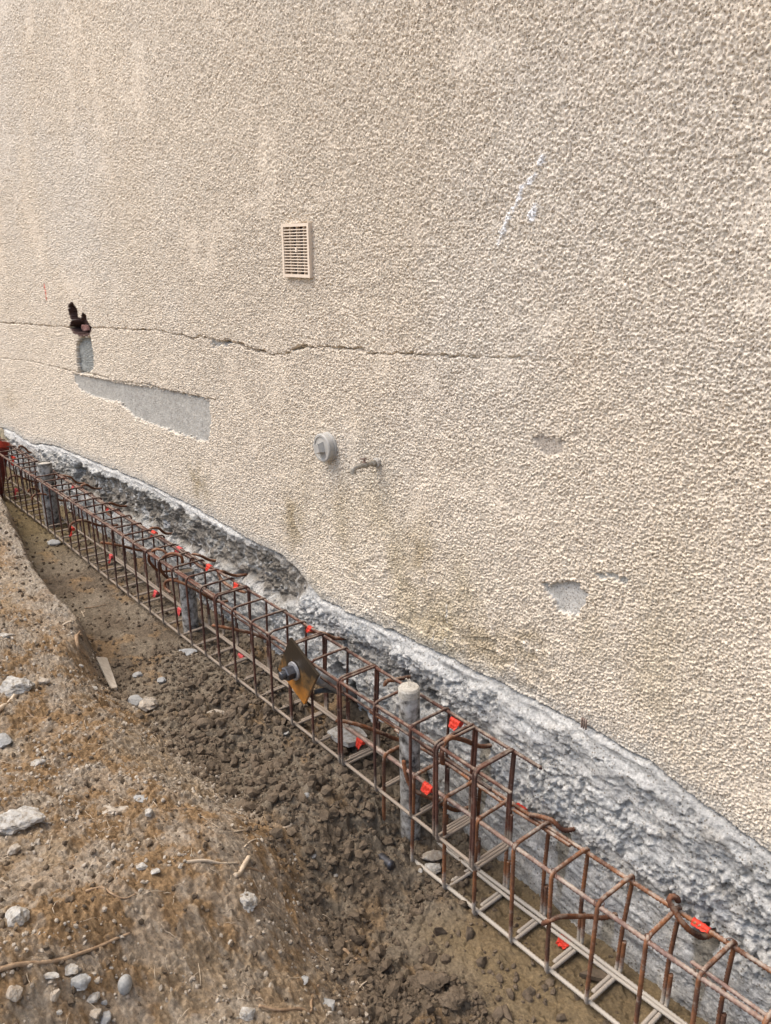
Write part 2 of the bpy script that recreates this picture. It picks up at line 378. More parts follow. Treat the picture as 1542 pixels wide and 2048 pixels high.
xs = grid_axis(-8.8, 1.1, lambda v: .0026+max(0, v+.45)*.006 if v > -2.2 else .0026+(-2.2-v)*.0013, -14, 5)
zs = grid_axis(-.12, 3.35, lambda v: .0027 if v < 1.2 else .0027+(v-1.2)*.0011, -.2, 7)
X, Z = np.meshgrid(xs, zs); nx, nz = len(xs), len(zs)
wx = X+.006*(vn(X*60, Z*60, 3)-.5); wz = Z+.006*(vn(X*60, Z*60, 4)-.5)
d1, _, _, i1 = worley(wx/.0064, wz/.0064, 11)
d2, _, _, i2 = worley(wx/.0135+3, wz/.0135, 12)
grain = np.sqrt(np.clip(1-(d1/.66)**2, 0, 1))*(.4+.9*i1)
grain2 = np.sqrt(np.clip(1-(d2/.75)**2, 0, 1))*i2
big = fbm(X*1.3, Z*1.3, 21, 3)-.5
bare = sstep(.62, .75, fbm(X*5, Z*5, 44, 4))                        # places where the grain is worn thin
low = sstep(.55, .0, Z-.1)*sstep(-3.2, -2.3, X)*sstep(-1.2, -1.7, X)
gam = .0090*(1-.45*bare)*(1+.2*low)
d3, _, _, i3 = worley(wx/.0076+7, wz/.0076, 13)
pit = np.clip(1-(d3/(.30+.22*i3))**2, 0, 1)*(.4+.6*i3)
relief = .62*gam*grain+.0022*grain2*(i2 > .5)-.0085*pit*(1-.5*bare)+.020*big+.006*(fbm(X*14, Z*14, 23, 3)-.5)+low*.014*facets(X*13+Z*4, Z*26, 25)*.8
wob = .012*(fbm(X*24, Z*24, 61, 4)-.5)+.012*(vn(X*110, Z*110, 62)-.5)
col = np.zeros(X.shape+(3,))+np.array([.745, .650, .522])
tone = fbm(X*.8+4, Z*.8, 71, 4)
col = col*(1+.16*(tone-.5))[..., None]
col = mixc(col, sstep(.4, .7, fbm(X*1.1, Z*1.1+5, 73, 4))*.45*sstep(.2, 1.6, Z), (.74, .69, .61))            # patchy paler tone higher up
alg = sstep(.47, .68, fbm(X*1.9, Z*1.1, 75, 5))*sstep(1.1, .35, Z)*sstep(-3.6, -2.6, X)*sstep(-.7, -1.5, X)
col = mixc(col, alg*.62, (.46, .375, .22))
for (px, py, rx, rz, a) in [(395, 965, .12, .10, .6), (585, 1040, .09, .16, .55), (840, 1130, .08, .16, .5), (960, 1290, .25, .12, .45), (1060, 1290, .06, .05, .7), (880, 1270, .07, .05, .6), (700, 1110, .15, .12, .3), (20, 800, .25, .10, .3)]:
    c = W(px, py); q = np.exp(-((X-c[0])/rx)**2-((Z-c[1])/rz)**2)*sstep(.25, .6, fbm(X*16, Z*16, 77, 4)); col = mixc(col, np.clip(q*a*1.4, 0, 1), (.36, .28, .16))
for (px, py, rx, rz, a) in [(700, 920, .25, .12, .35)]:
    c = W(px, py); q = np.exp(-((X-c[0])/rx)**2-((Z-c[1])/rz)**2); col = mixc(col, q*a, (.62, .59, .54))
# carve the damage
y_extra = np.zeros(X.shape)
d = dline(X, Z+wob*1.2, crack1); wid = .0016+.005*sstep(.6, .85, vn(X*14, Z*0, 81)); wid = wid*sstep(-1.45, -2.4, X)+.0006
cr = sstep(wid+.0028, wid*.6, d)*(sstep(.30, .42, vn(X*19, Z*0+2, 83))*.7+.3); y_extra += .045*cr*(.12+.88*sstep(-1.5, -2.7, X))
d = dline(X, Z+wob*1.2, crack2); inpatch = sstep(-6.5, -6.0, X)
cr2 = sstep(.006, .002, d)*(.35+.65*sstep(.35, .5, vn(X*14, Z*0+5, 84)))*(.4+.6*inpatch); y_extra += .03*cr2
def carve(poly, deep, colr, rough=.35, edge=.004, jitter=1.7, mulc=1.0):
    global relief, y_extra, col
    s = sdpoly(X, Z, poly)+wob*jitter; m = sstep(edge, -edge, s)
    relief = relief*(1-m)+m*(relief*rough*.5+.003*(fbm(X*60, Z*60, 91, 3)-.5)); y_extra += deep*m
    base = np.asarray(colr)*(1+.35*(fbm(X*30, Z*30, 93, 4)-.5))[..., None]
    col = col*(1-m[..., None]*mulc)+base*m[..., None]*mulc; return m
carve(patch, .009, (.43, .415, .375), .30)
carve(chip1, .014, (.52, .505, .465), .25)
carve(chip2, .006, (.44, .39, .33), .35)
carve(chip3, .008, (.45, .44, .40), .35)
carve(chip4, .014, (.40, .39, .36), .25)
carve(ventp, .09, (.10, .05, .04), 0, .002, 0)  # vent opening coloured dark, its inner shade painted on
carve(slotp, .028, (.30, .31, .29), 1.2, .006)
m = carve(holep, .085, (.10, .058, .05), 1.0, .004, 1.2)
col = mixc(col, sstep(.016, .008, sdpoly(X, Z, holep)+wob), (.085, .048, .040))  # hole and jambs coloured dark, shade painted into the colour
for st, wd, a in ((streak1, .010, 1.0), (streak2, .014, 1.0)):
    d = dline(X, Z, st)+.022*(fbm(X*45, Z*45, 95, 3)-.5); q = sstep(wd*1.3, wd*.3, d)*sstep(.36, .50, fbm(X*60, Z*60, 96, 3)+.10*grain); col = mixc(col, q*a, (.97, .97, .96)); y_extra -= .004*q
for (x_, z0, z1) in [(W(892, 1200)[0], .13, .42), (W(1030, 1300)[0], .12, .30), (W(866, 1290)[0], .12, .22)]:
    q = sstep(.006, .001, np.abs(X-x_+.012*(vn(X*0, Z*12, 97)-.5)))*sstep(z0, z0+.03, Z)*sstep(z1, z1-.1, Z)*sstep(.35, .6, vn(X*200, Z*60, 98)); col = mixc(col, q*.7, (.75, .73, .68))
d = dline(X, Z, redmark); col = mixc(col, sstep(.016, .008, d)*sstep(.2, .5, vn(X*200, Z*200, 99)), (.75, .12, .07))
ez = edge_z(X); de = Z-ez
fr = sstep(.10, .0, de+.05*(fbm(X*20, Z*20, 101, 3)-.5)); col = mixc(col, fr*.55, (.50, .48, .43))            # cement splashes along the edge
relief = relief*(1-.35*sstep(.05, 0, de))
y_extra += .05*sstep(.010, -.006, de)
relief = relief*sstep(1.6, 1.1, X)*sstep(-9.5, -8.8, X)*sstep(3.6, 3.35, Z)
Y = YW-relief+y_extra
keep = (de[:-1, :-1] > -.03)
V = np.stack([X, Y, Z], -1).reshape(-1, 3)
F = grid_faces(nx, nz, keep)
m = mesh_np('render_coat', V-np.array(house.location), F, M['stucco'], col.reshape(-1, 3))
o = bpy.data.objects.new('render_coat', m); COL.objects.link(o); o.parent = house
SX, SZ, SY = xs, zs, Y
def wall_y(x, z): return float(SY[min(len(zs)-1, np.searchsorted(zs, z)), min(len(xs)-1, np.searchsorted(xs, x))])

# ------------------------------------------------ concrete footing
HOLES = [(969, 1494, .030, 1), (1413, 1872, .036, 1.2), (1128, 1668, .026, .8), (1218, 1836, .022, .8), (683, 1340, .046, 0), (706, 1392, .055, 1.0), (860, 1395, .03, 0), (1012, 1520, .0, 0),
         (806, 1352, .03, 0), (660, 1278, .028, 0), (425, 1128, .028, 0), (470, 1155, .025, 0), (240, 1015, .03, 0), (330, 1068, .03, 0), (390, 1105, .03, 0), (1350, 1802, .028, 0), (187, 978, .03, 0)]
xs2 = grid_axis(-7.9, 1.1, lambda v: .0042+max(0, v+.40)*.006 if v > -3.0 else .0042+(-3.0-v)*.0016, -14, 5)
zs2 = np.arange(-.95, .30, .0042)
X, Z = np.meshgrid(xs2, zs2); n2x, n2z = len(xs2), len(zs2)
ez = edge_z(X); dn = ez-Z                                             # distance below the render edge
qx = X+.05*(fbm(X*7, Z*7, 111, 3)-.5); qz = Z+.04*(fbm(X*7, Z*7, 112, 3)-.5)-.12*X*0
fa = facets(qx*13+qz*5, qz*21, 113); fb_ = facets(qx*30, qz*44+qx*6, 115); fc = facets(qx*66+qz*20, qz*84, 117)
rimw = .02+.06*fbm(X*5, X*0, 119, 4)
rough_m = sstep(rimw*.6, rimw*1.3, dn)
lowm = sstep(-.32, -.42, Z+.10*(fbm(X*4, Z*4, 121, 3)-.5))*sstep(-2.2, -1.6, X)     # cast face lower down, smoother
amp = rough_m*(1-.75*lowm)*sstep(1.6, 1.1, X)*sstep(-9, -8, X)
patchy = .12+1.15*sstep(.38, .62, fbm(X*6, Z*7, 141, 4))
rel = amp*(.010*fa+.015*fb_*patchy+.011*fc*patchy+.035*(fbm(X*3.1, Z*4, 123, 3)-.5)-.016*sstep(.66, .72, fbm(X*24, Z*40+X*8, 155, 3)))+.010*(fbm(X*16, Z*16, 125, 4)-.5)+.003*(vn(X*150, Z*150, 127)-.5)
rel += .012*sstep(.35, .7, fbm(X*7+2, Z*22+X*3, 151, 4))+(1-rough_m)*.006*(fbm(X*50, Z*70, 152, 3)-.5)
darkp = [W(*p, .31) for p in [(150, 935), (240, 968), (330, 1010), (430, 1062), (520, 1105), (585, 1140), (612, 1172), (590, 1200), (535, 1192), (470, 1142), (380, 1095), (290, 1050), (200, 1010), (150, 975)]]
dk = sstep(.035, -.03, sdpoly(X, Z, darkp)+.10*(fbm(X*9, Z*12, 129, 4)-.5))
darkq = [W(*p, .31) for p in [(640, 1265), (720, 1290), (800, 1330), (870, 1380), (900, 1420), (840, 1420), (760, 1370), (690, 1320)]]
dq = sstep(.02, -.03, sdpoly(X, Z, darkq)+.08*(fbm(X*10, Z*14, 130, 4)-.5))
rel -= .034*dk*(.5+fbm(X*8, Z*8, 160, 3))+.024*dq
rel += .03*dk*(fbm(X*30, Z*40, 131, 4)-.5)
col = np.zeros(X.shape+(3,))+np.array([.520, .510, .478])
col *= (1+.30*(fbm(X*5, Z*6, 133, 4)-.5)+.18*(i1[:1, :1]*0))[..., None]
stn = sstep(.55, .75, fbm(X*20, Z*30, 135, 4)); col = mixc(col, stn*.45*rough_m, (.27, .28, .28))
col = mixc(col, (1-rough_m)*.45*sstep(.35, .6, fbm(X*14, Z*14, 150, 4)), (.44, .43, .40))
col = mixc(col, sstep(-2.4, -3.8, X)*.6*rough_m*sstep(.3, .6, fbm(X*8, Z*10, 161, 4)), (.30, .28, .235))
col = mixc(col, sstep(.60, .72, fbm(X*10, Z*12, 162, 4))*.5*rough_m, (.36, .33, .28))
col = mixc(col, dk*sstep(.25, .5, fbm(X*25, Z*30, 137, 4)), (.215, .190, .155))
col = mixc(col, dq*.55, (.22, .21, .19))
yh = np.zeros(X.shape)
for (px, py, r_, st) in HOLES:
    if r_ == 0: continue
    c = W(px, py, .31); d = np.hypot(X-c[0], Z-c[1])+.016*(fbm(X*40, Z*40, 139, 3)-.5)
    mm = sstep(r_*1.1, r_*.8, d); yh += .12*mm; col = mixc(col, mm, (.05, .042, .034))  # dark mud in the holes, with their inner shade painted in
    if st:
        wdt = r_*.95*sstep(-.36, -.05, Z-c[1]-.0)+.010+.01*(vn(X*0, Z*20, 141)-.5)
        q = sstep(wdt, wdt*.55, np.abs(X-c[0]+.01*(vn(X*0, Z*9, 143)-.5)))*sstep(.0, -.015, Z-c[1])*sstep(-.40*st, -.28*st, Z-c[1]); col = mixc(col, q*.85, (.25, .22, .165))
col = mixc(col, sstep(-.52, -.66, Z+.05*(fbm(X*8, Z*8, 145, 3)-.5))*.5, (.36, .33, .27))
Yc = YW-.004-rel+yh-.012*rough_m*(1-dk)
Yc = np.where(dn < 0, YW+.025, np.where(dn < .014, YW+.012-.014*sstep(0, .014, dn)-rel, Yc))
keep = (dn[:-1, :-1] > -.06) | False
V = np.stack([X, Yc, Z], -1).reshape(-1, 3)
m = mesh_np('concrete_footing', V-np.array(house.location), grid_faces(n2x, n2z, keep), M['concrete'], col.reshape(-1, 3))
o = bpy.data.objects.new('concrete_footing', m); COL.objects.link(o); o.parent = house
o['label'] = 'bare hacked grey concrete footing under the render'
add('masonry_core', box(-13.9, 4.9, .47, .72, -1.0, 6.9), M['mortar'], house, smooth=False)
def hole_brick(px0, py0, px1, py1, Yb, mt, nm, th=.02):
    a = at(px0, py0, Yb); b = at(px1, py1, Yb); c = (a+b)/2
    return add(nm, rock(c, (abs(b[0]-a[0])*1.15, th*2, abs(b[2]-a[2])*1.15), int(px0+py0), sub=3), M[mt], house, smooth=False)
hole_brick(146, 640, 160, 646, .40, 'brick', 'brick_web'); hole_brick(161, 647, 177, 662, .395, 'brick', 'broken_brick'); hole_brick(146, 650, 160, 667, .40, 'brick', 'broken_brick')
hole_brick(140, 622, 154, 628, .405, 'brick', 'brick_web')
hole_brick(158, 677, 177, 716, .366, 'mortar', 'mortar_lump', .016); hole_brick(158, 719, 178, 745, .366, 'mortar', 'mortar_lump', .016)

# ================================================================== GROUND
TX = [-9, -6.7, -5.6, -4.7, -3.9, -3.26, -2.7, -2.2, -1.95, -1.5, -.5, 3]
TY = [.05, -.08, -.24, -.38, -.42, -.46, -.40, -.36, -.40, -.48, -.62, -1.0]
def g_base(x, y):
    zf = -.435+.0*x-.225*sstep(-2.28, -1.80, x+.25*y)
    zf = zf+.03*sstep(.15, .30, y)*sstep(-2.1, -2.4, x)
    toe = np.interp(x, TX, TY)+.05*(fbm(x*3, x*0+8, 201, 3)-.5)
    t = toe-y
    lf = sstep(-3.3, -3.9, x)
    H = .27*lf+.15*(1-lf); Wd = .10*lf+.34*(1-lf)
    z = zf+H*sstep(-.02, 1, t/Wd)+np.clip(t, 0, 9)*(.12+.12*sstep(-2.3, -1.8, x))*sstep(2.2, 1.0, t)
    z = z+sstep(2.0, 2.6, t)*0
    z = np.minimum(z, .05+.02*x*0)
    # heap near the left end of the near cage
    z = z+.10*np.exp(-((x+2.12)/.10)**2-((y-.0)/.09)**2)*0
    return z
def ground_hit(px, py):
    d = ray(px, py); t0, t1 = .5, 14
    ts = np.linspace(t0, t1, 1400); P = CAM+d*ts[:, None]; g = g_base(P[:, 0], P[:, 1]); k = np.argmax(P[:, 2] < g)
    return P[k]
gx = grid_axis(-7.6, 1.0, lambda v: .0038+max(0, v+.55)*.008 if v > -3.0 else .0042+(-3.0-v)*.0018, -40, 30)
gy_ = grid_axis(-1.66, .36, lambda v: .0038, -40, .37)
X, Yg = np.meshgrid(gx, gy_); ngx, ngy = len(gx), len(gy_)
zb = g_base(X, Yg)
toe = np.interp(X, TX, TY)+.05*(fbm(X*3, X*0+8, 201, 3)-.5); t = toe-Yg
bank = sstep(-.02, .12, t+.12*(fbm(X*7, Yg*7, 203, 4)-.5))
qx = X+.03*(fbm(X*14, Yg*14, 205, 3)-.5); qy = Yg+.03*(fbm(X*14, Yg*14, 206, 3)-.5)
c1, _, _, k1 = worley(qx/.042, qy/.042, 207); c2, _, _, k2 = worley(qx/.020, qy/.020, 209); c3, _, _, k3 = worley(qx/.010, qy/.010, 211)
dome = lambda c, r=.8: np.sqrt(np.clip(1-(c/r)**2, 0, 1))
wetp = sstep(.0, .25, X+1.75+.5*(fbm(X*3, Yg*3, 213, 3)-.5))*sstep(-.26, -.04, Yg+.22*(fbm(X*5, Yg*5, 214, 3)-.5))         # smooth wet mud under the near cage
pits = sstep(.62, .70, fbm(X*14, Yg*14, 215, 3))
crumb = sstep(-4.0, -2.9, X)*(1-wetp)*(1-bank)
lfl = (1-bank)*sstep(-2.9, -4.0, X)
z = zb+.06*(fbm(X*2.3, Yg*2.3, 217, 4)-.5)*(.35+.65*bank)+.028*(fbm(X*9, Yg*9, 219, 4)-.5)
patch_m = sstep(.32, .58, fbm(X*6, Yg*6, 221, 4))
z += crumb*(.032*dome(c1)*k1*patch_m+.012*dome(c2)*(.4+.6*k2)*(.4+.6*patch_m)+.0055*dome(c3)*k3)
z += crumb*(.045*(fbm(X*8, Yg*8, 218, 3)-.5)+.028*facets(qx*9, qy*9, 222)*sstep(.45, .6, fbm(X*4, Yg*4, 224, 3))-.020*sstep(.60, .70, fbm(X*16, Yg*16, 226, 3)))
z += lfl*(.010*dome(c2)*k2*patch_m+.006*(fbm(X*18, Yg*60, 223, 3)-.5)+.005*dome(c3)*k3)
slick = sstep(.50, .62, fbm(X*4+7, Yg*5, 225, 4))
z += bank*((1-.75*slick)*(.010*dome(c2, .7)*(k2 > .45)*k2+.0065*dome(c3)*k3)+.014*facets(qx*12, qy*16, 227)*(1-.5*slick)*sstep(.45, .6, fbm(X*5, Yg*5, 229, 3)))
z += wetp*(.0035*dome(c3)*k3*.6-.008*sstep(.60, .66, fbm(X*30, Yg*30, 231, 3))+.006*(fbm(X*25, Yg*25, 233, 3)-.5))
z += .006*(fbm(X*80, Yg*80, 235, 3)-.5)+bank*(.012*(fbm(X*32, Yg*38, 236, 4)-.5)+.005*dome(c3, .7)*(k3 > .5))
z = z+.02*sstep(.24, .31, Yg)*sstep(.4, .7, fbm(X*6, X*0, 237, 3))
# colour of the soil itself
brown = np.array([.250, .160, .080]); grey = np.array([.285, .215, .138]); damp = np.array([.115, .085, .056]); mud = np.array([.190, .138, .072])
col = np.zeros(X.shape+(3,))+grey
nb = fbm(X*2.6, Yg*3.4, 241, 6, .65); col = mixc(col, sstep(.40, .54, nb)*.9, brown)
col = mixc(col, sstep(.58, .70, fbm(X*8, Yg*10, 243, 4))*.35, (.25, .165, .088))
col = mixc(col, sstep(.52, .66, fbm(X*9+9, Yg*12, 245, 5))*.55, (.36, .305, .235))
col = mixc(col, sstep(.50, .64, fbm(X*22+9, Yg*26, 246, 4))*.5, (.33, .285, .225))
ridge = sstep(-3.4, -3.9, X)*sstep(-.05, .05, t)*sstep(.28, .12, t); col = mixc(col, ridge*.5, (.30, .27, .225))
fl = np.zeros(X.shape+(3,))+np.array([.180, .145, .102])
fl = mixc(fl, sstep(.42, .62, fbm(X*3+2, Yg*5, 247, 4))*.75, damp)
fl = mixc(fl, sstep(.58, .72, fbm(X*6+2, Yg*8, 249, 4))*.55, (.24, .15, .07))
fl = mixc(fl, sstep(-5.2, -6.2, X)*.5, (.19, .14, .055))
fl = mixc(fl, wetp*.85, mud)
col = mixc(col, 1-bank, (0, 0, 0))+fl*(1-bank)[..., None]
col *= (1+.30*(k2-.5)*(1-wetp)+.35*(fbm(X*40, Yg*40, 251, 3)-.5))[..., None]
wet = np.clip(wetp*.9+.35*sstep(.55, .7, fbm(X*5, Yg*5, 253, 3))*(1-bank), 0, 1)
V = np.stack([X, Yg, z], -1).reshape(-1, 3)
m = mesh_np('ground', V, grid_faces(ngx, ngy), M['ground'], np.concatenate([col.reshape(-1, 3), wet.reshape(-1, 1)], 1))
o = bpy.data.objects.new('ground', m); COL.objects.link(o); tag(o, 'bare brown soil of the spoil bank and the muddy foundation trench', None, None, 'structure')
GZ = z
def gz(x, y): return float(GZ[min(ngy-1, np.searchsorted(gy_, y)), min(ngx-1, np.searchsorted(gx, x))])

# ------------------------------------------------ crumbs and grit (uncountable)
def scatter(name, n, size, mat, seed, test, label, cat):
    rg = np.random.RandomState(seed); bv, bf = ico(1); bf = np.array(bf); VV = []; FF = []; c = 0; base = 0
    while c < n:
        u = rg.rand(); x = -.6-6.2*u**1.5; y = -1.6+1.92*rg.rand()
        if not test(x, y, rg) or (x > -1.7 and y > -.18 and rg.rand() < .8): continue
        s = size*(.35+rg.rand()**3*1.9)*(1+.15*(-x)); z_ = gz(x, y); s = min(s, size*2.3)
        A = rg.randn(3, 3); Q, _ = np.linalg.qr(A); sc = s*(.6+.7*rg.rand(3)); v = (bv*(1+.30*rg.randn(len(bv), 1)*.6))@np.diag(sc)@Q
        VV.append(v+np.array([x, y, z_+s*.25])); FF.append(bf+base); base += len(bv); c += 1
    m = mesh_np(name, np.concatenate(VV), np.concatenate(FF), M[mat], smooth=False)
    o = bpy.data.objects.new(name, m); COL.objects.link(o); tag(o, label, cat, None, 'stuff')
toe_f = lambda x: np.interp(x, TX, TY)
scatter('soil_crumbs', 12000, .0046, 'clod', 5, lambda x, y, rg: (y > toe_f(x)-.1 and -3.8 < x < -1.15 and rg.rand() < .25+fbm(np.array(x*6.), np.array(y*6.), 221, 3)) or rg.rand() < .12, 'loose dark crumbs of damp soil in the trench', 'soil')
scatter('pale_grit', 10000, .0034, 'stone_tan', 6, lambda x, y, rg: y < toe_f(x) and rg.rand() < .15+(fbm(np.array(x*5.), np.array(y*5.), 261, 3) > .5), 'pale grit and small gravel on the spoil bank', 'gravel')
scatter('soil_lumps', 1500, .0105, 'clod', 15, lambda x, y, rg: y > toe_f(x)-.06 and -3.4 < x < -1.1 and y < .02+.2*rg.rand() and rg.rand() < .1+1.2*(fbm(np.array(x*3.), np.array(y*3.), 271, 3) > .48), 'ragged damp lumps of soil heaped in the trench', 'soil')
def fibres(n, seed):
    rg = np.random.RandomState(seed); G = []
    while len(G) < n:
        x = -.9-3.4*rg.rand(); y = toe_f(x)+.05-1.1*rg.rand()
        a = rg.rand()*6.28; L = .02+.05*rg.rand()**2; k = rg.randn()*.4; P = []
        for i in range(5):
            t_ = i/4-.5; xx = x+L*t_*math.cos(a+k*t_); yy = y+L*t_*math.sin(a+k*t_); P.append((xx, yy, gz(xx, yy)+.003+.004*rg.rand()))
        G.append(tube(P, .0007+.0006*rg.rand(), 4, step=L/4))
    V, F = join(*G); o = add('root_fibres', (V, F), M['root_pale']); tag(o, 'fine straw coloured root fibres strewn over the bank', 'roots', None, 'stuff')
fibres(420, 9)

# ================================================================== REBAR CAGES
XA = [-1.547, -1.724, -1.869, -2.071, -2.29, -2.486, -2.657, -2.822, -2.979, -3.155, -3.322, -3.475, -3.643, -3.804, -3.977, -4.146, -4.326, -4.474, -4.647, -4.814, -4.981, -5.167, -5.327, -5.486, -5.656]
while XA[-1] > -8.3: XA.append(XA[-1]-.165)
XB = [-2.06, -1.892, -1.728, -1.573, -1.409, -1.251, -1.083, -.918, -.759, -.58, -.40, -.23, -.06, .11, .28, .45]
WA, HA = .192, .40
YB0, ZB0, WB, HB, AB = .0853, -.2368, .1813, .4086, .0242
def yB(x): return YB0+AB*x
def stirrup_geo(wd, h, r, pitch):
    q = r*2.05                             # lap beside the closed loop
    P = [(q, wd*.30, -h+r*.3), (q, wd, -h), (q*.6, wd, -h+.14), (0, wd, 0), (0, 0, 0), (0, 0, -h), (0, wd, -h), (0, wd-.004, -h+.13)]
    P = [(-q, wd*.30, -h), (-q, wd, -h), (-q*.9, wd, -h*.55), (0, wd, 0), (0, 0, 0), (0, 0, -h), (0, wd, -h), (0, wd, -h+.13)]
    return tube(fillet(P, .026, 5), r, 8, .15, pitch, .5)
def long_bar(root, x0, x1, yf, z, r, mt, seed, step=.010, lab=None):
    xs_ = np.linspace(x0, x1, 30); rg = np.random.RandomState(seed)
    wy = np.interp(np.arange(30), np.arange(0, 31, 5), rg.randn(7)*.0035); wz_ = np.interp(np.arange(30), np.arange(0, 31, 5), rg.randn(7)*.0035)
    P = np.stack([xs_, [yf(x) for x in xs_]+wy, z+wz_], 1)
    o = add('long_bar', tube(P, r, 8, .15, .0125 if r > .007 else step, .5), M[mt], root)
    if lab: o['label'] = lab
    return o
def build_cage(name, label, XL, y0f, z0, wd, h, r, rl, mt, ml, seed):
    root = empty(name, (XL[len(XL)//2], y0f(XL[len(XL)//2]), z0-h)); tag(root, label, 'rebar cage', 'rebar cages in the trench')
    V, F = stirrup_geo(wd, h, r, .0095 if r < .006 else .0125); me = mesh_np('stirrup', V, F, M[mt]); proto = bpy.data.objects.new('stirrup', me)
    rg = random.Random(seed)
    for i, x in enumerate(XL):
        o = proto if i == 0 else proto.copy(); COL.objects.link(o); o.parent = root
        o.location = (x-root.location[0], y0f(x)-root.location[1]+rg.uniform(-.003, .003), z0-root.location[2]+rg.uniform(-.003, .003))
        o.rotation_euler = (R(rg.uniform(-.7, .7)), R(rg.uniform(-1.2, 1.2)), R(rg.uniform(-1.6, 1.6)))
    return root
XA += [-1.538, -1.738, -2.30, -2.67, -3.34]
cageA = build_cage('rebar_cage', 'long dark rusty cage of close stirrups, from the capped pipe to the left edge', XA, lambda x: 0.0, 0.0, WA, HA, .0056, .0066, 'rebarA', 'rebarA', 3)
g = .0115
long_bar(cageA, -8.4, -1.40, lambda x: g, -g, .0066, 'rebarA', 1)
long_bar(cageA, -8.4, -3.35, lambda x: g+.016, -g-.004, .0066, 'rebarA', 2)
long_bar(cageA, -8.4, -1.42, lambda x: WA-g, -g, .0066, 'rebarA', 3)
long_bar(cageA, -8.4, -3.9, lambda x: WA-g-.016, -g-.002, .0066, 'rebarA', 4)
long_bar(cageA, -8.4, -1.52, lambda x: g, -HA+g, .0066, 'rebarA', 5)
long_bar(cageA, -8.4, -1.52, lambda x: WA-g, -HA+g, .0066, 'rebarA', 6)
long_bar(cageA, -5.2, -2.2, lambda x: WA-g-.016, -HA+g+.003, .0066, 'rebarA', 7)
long_bar(cageA, -3.3, -1.5, lambda x: g+.012, -.062, .0055, 'rebarA', 8)
cageB = build_cage('rebar_cage', 'nearer orange rusty cage with mud coated bottom bars, leaving the photo at lower right', XB, yB, ZB0, WB, HB, .0070, .0070, 'rebarB', 'barB', 5)
g = .0132
long_bar(cageB, -2.32, .50, lambda x: yB(x)+g, ZB0-g, .0075, 'barB', 11)
long_bar(cageB, -.80, .50, lambda x: yB(x)+g+.014, ZB0-g+.004, .0062, 'barB', 12)
long_bar(cageB, -2.35, .50, lambda x: yB(x)+WB-g, ZB0-g, .0075, 'rebarB', 13)
long_bar(cageB, -2.18, -1.30, lambda x: yB(x)+WB-g-.016, ZB0-g, .0062, 'rebarB', 14)
long_bar(cageB, -2.12, .50, lambda x: yB(x)+g, ZB0-HB+g, .0075, 'barBlow', 15, lab='mud coated bottom bar on the trench side')
long_bar(cageB, -2.30, .50, lambda x: yB(x)+WB-g, ZB0-HB+g, .0075, 'barBlow', 16, lab='pale mud coated bottom bar by the footing')
long_bar(cageB, -1.95, .50, lambda x: yB(x)+WB-g-.018, ZB0-HB+g-.002, .0066, 'barBlow', 17, lab='second pale bottom bar by the footing')
# tie wire knots
def knot(root, c, r, seed):
    rg = np.random.RandomState(seed); n = 26; t = np.linspace(0, 4*math.pi, n); a = rg.rand()*3
    P = np.stack([r*np.cos(t)*math.cos(a)+.3*r*np.sin(2*t), r*np.cos(t)*math.sin(a)+.2*r*np.sin(t), r*np.sin(t)], 1)+np.array(c)
    tail = P[-1]+np.array([[.006, -.006, -.006], [.010, -.014, -.012+.01*rg.randn()]])
    add('tie_wire', tube(np.concatenate([P, tail]), .0011, 5, step=.004), M['wire'], root)
for i, x in enumerate(XB[1:9]):
    knot(cageB, (x, yB(x)+.008, ZB0-.008), .014, i)
    if i % 2: knot(cageB, (x, yB(x)+WB-.010, ZB0-.01), .014, i+40)
for i, x in enumerate(XA[:8]):
    if i % 2 == 0: knot(cageA, (x, .008, -.008), .012, i+80)

# red tape markers stuck to the cages
def tape(root, px, py, Y, L, flap, mt='tape', r=.0095, dz=0, seed=0, zsign=-1):
    c = at(px, py, Y); rg = np.random.RandomState(seed+int(px)); n = 7; P = [(c[0]-L/2+L*i/(n-1), c[1], c[2]) for i in range(n)]
    g1 = tube(P, r, 10, taper=lambda t_: 1+.10*math.sin(t_*19+px), step=L/12)
    V = []; F = []; nu, nv = 7, 5
    for j in range(nv):
        for i in range(nu):
            u = i/(nu-1); v = j/(nv-1)
            V.append((c[0]-L/2+L*u*(.95-.15*v), c[1]-r*.8-.010*v+.004*rg.randn()*v, c[2]-flap*v*(1-.25*abs(u-.4))+.002*rg.randn()*v))
    for j in range(nv-1):
        for i in range(nu-1): a = j*nu+i; F.append([a, a+1, a+nu+1, a+nu])
    V = np.array(V); n0 = len(V); V = np.concatenate([V, V+np.array([0, .0012, 0])]); F2 = F+[[q+n0 for q in f][::-1] for f in F]
    o = add('tape_marker', join(g1, (V, F2)), M[mt], root, smooth=False)
    return o
for a in [(913, 1443, .18, .040, .018, 'tape'), (722, 1481, .14, .034, .024, 'tape'), (857, 1574, .05, .038, .016, 'tape'),
          (484, 1312, .17, .040, .030, 'tape_pale'), (621, 1257, .18, .022, .010, 'tape'), (475, 1169, .18, .036, .016, 'tape'), (419, 1133, .18, .034, .014, 'tape'),
          (360, 1098, .18, .038, .014, 'tape_pale'), (309, 1066, .18, .040, .016, 'tape'), (219, 1015, .18, .035, .02, 'tape'), (149, 971, .18, .045, .02, 'tape_pale'), (361, 1219, .16, .034, .034, 'tape_pale'),
          (313, 1184, .16, .034, .024, 'tape_pale'), (223, 1112, .16, .03, .04, 'tape_pale'), (145, 1057, .02, .035, .04, 'tape'), (33, 980, .12, .05, .06, 'tape_pale'), (27, 915, .15, .09, .05, 'tape')]:
    tape(cageA, a[0], a[1], a[2], a[3]*1.2, a[4]*1.4, a[5], r=.0115)
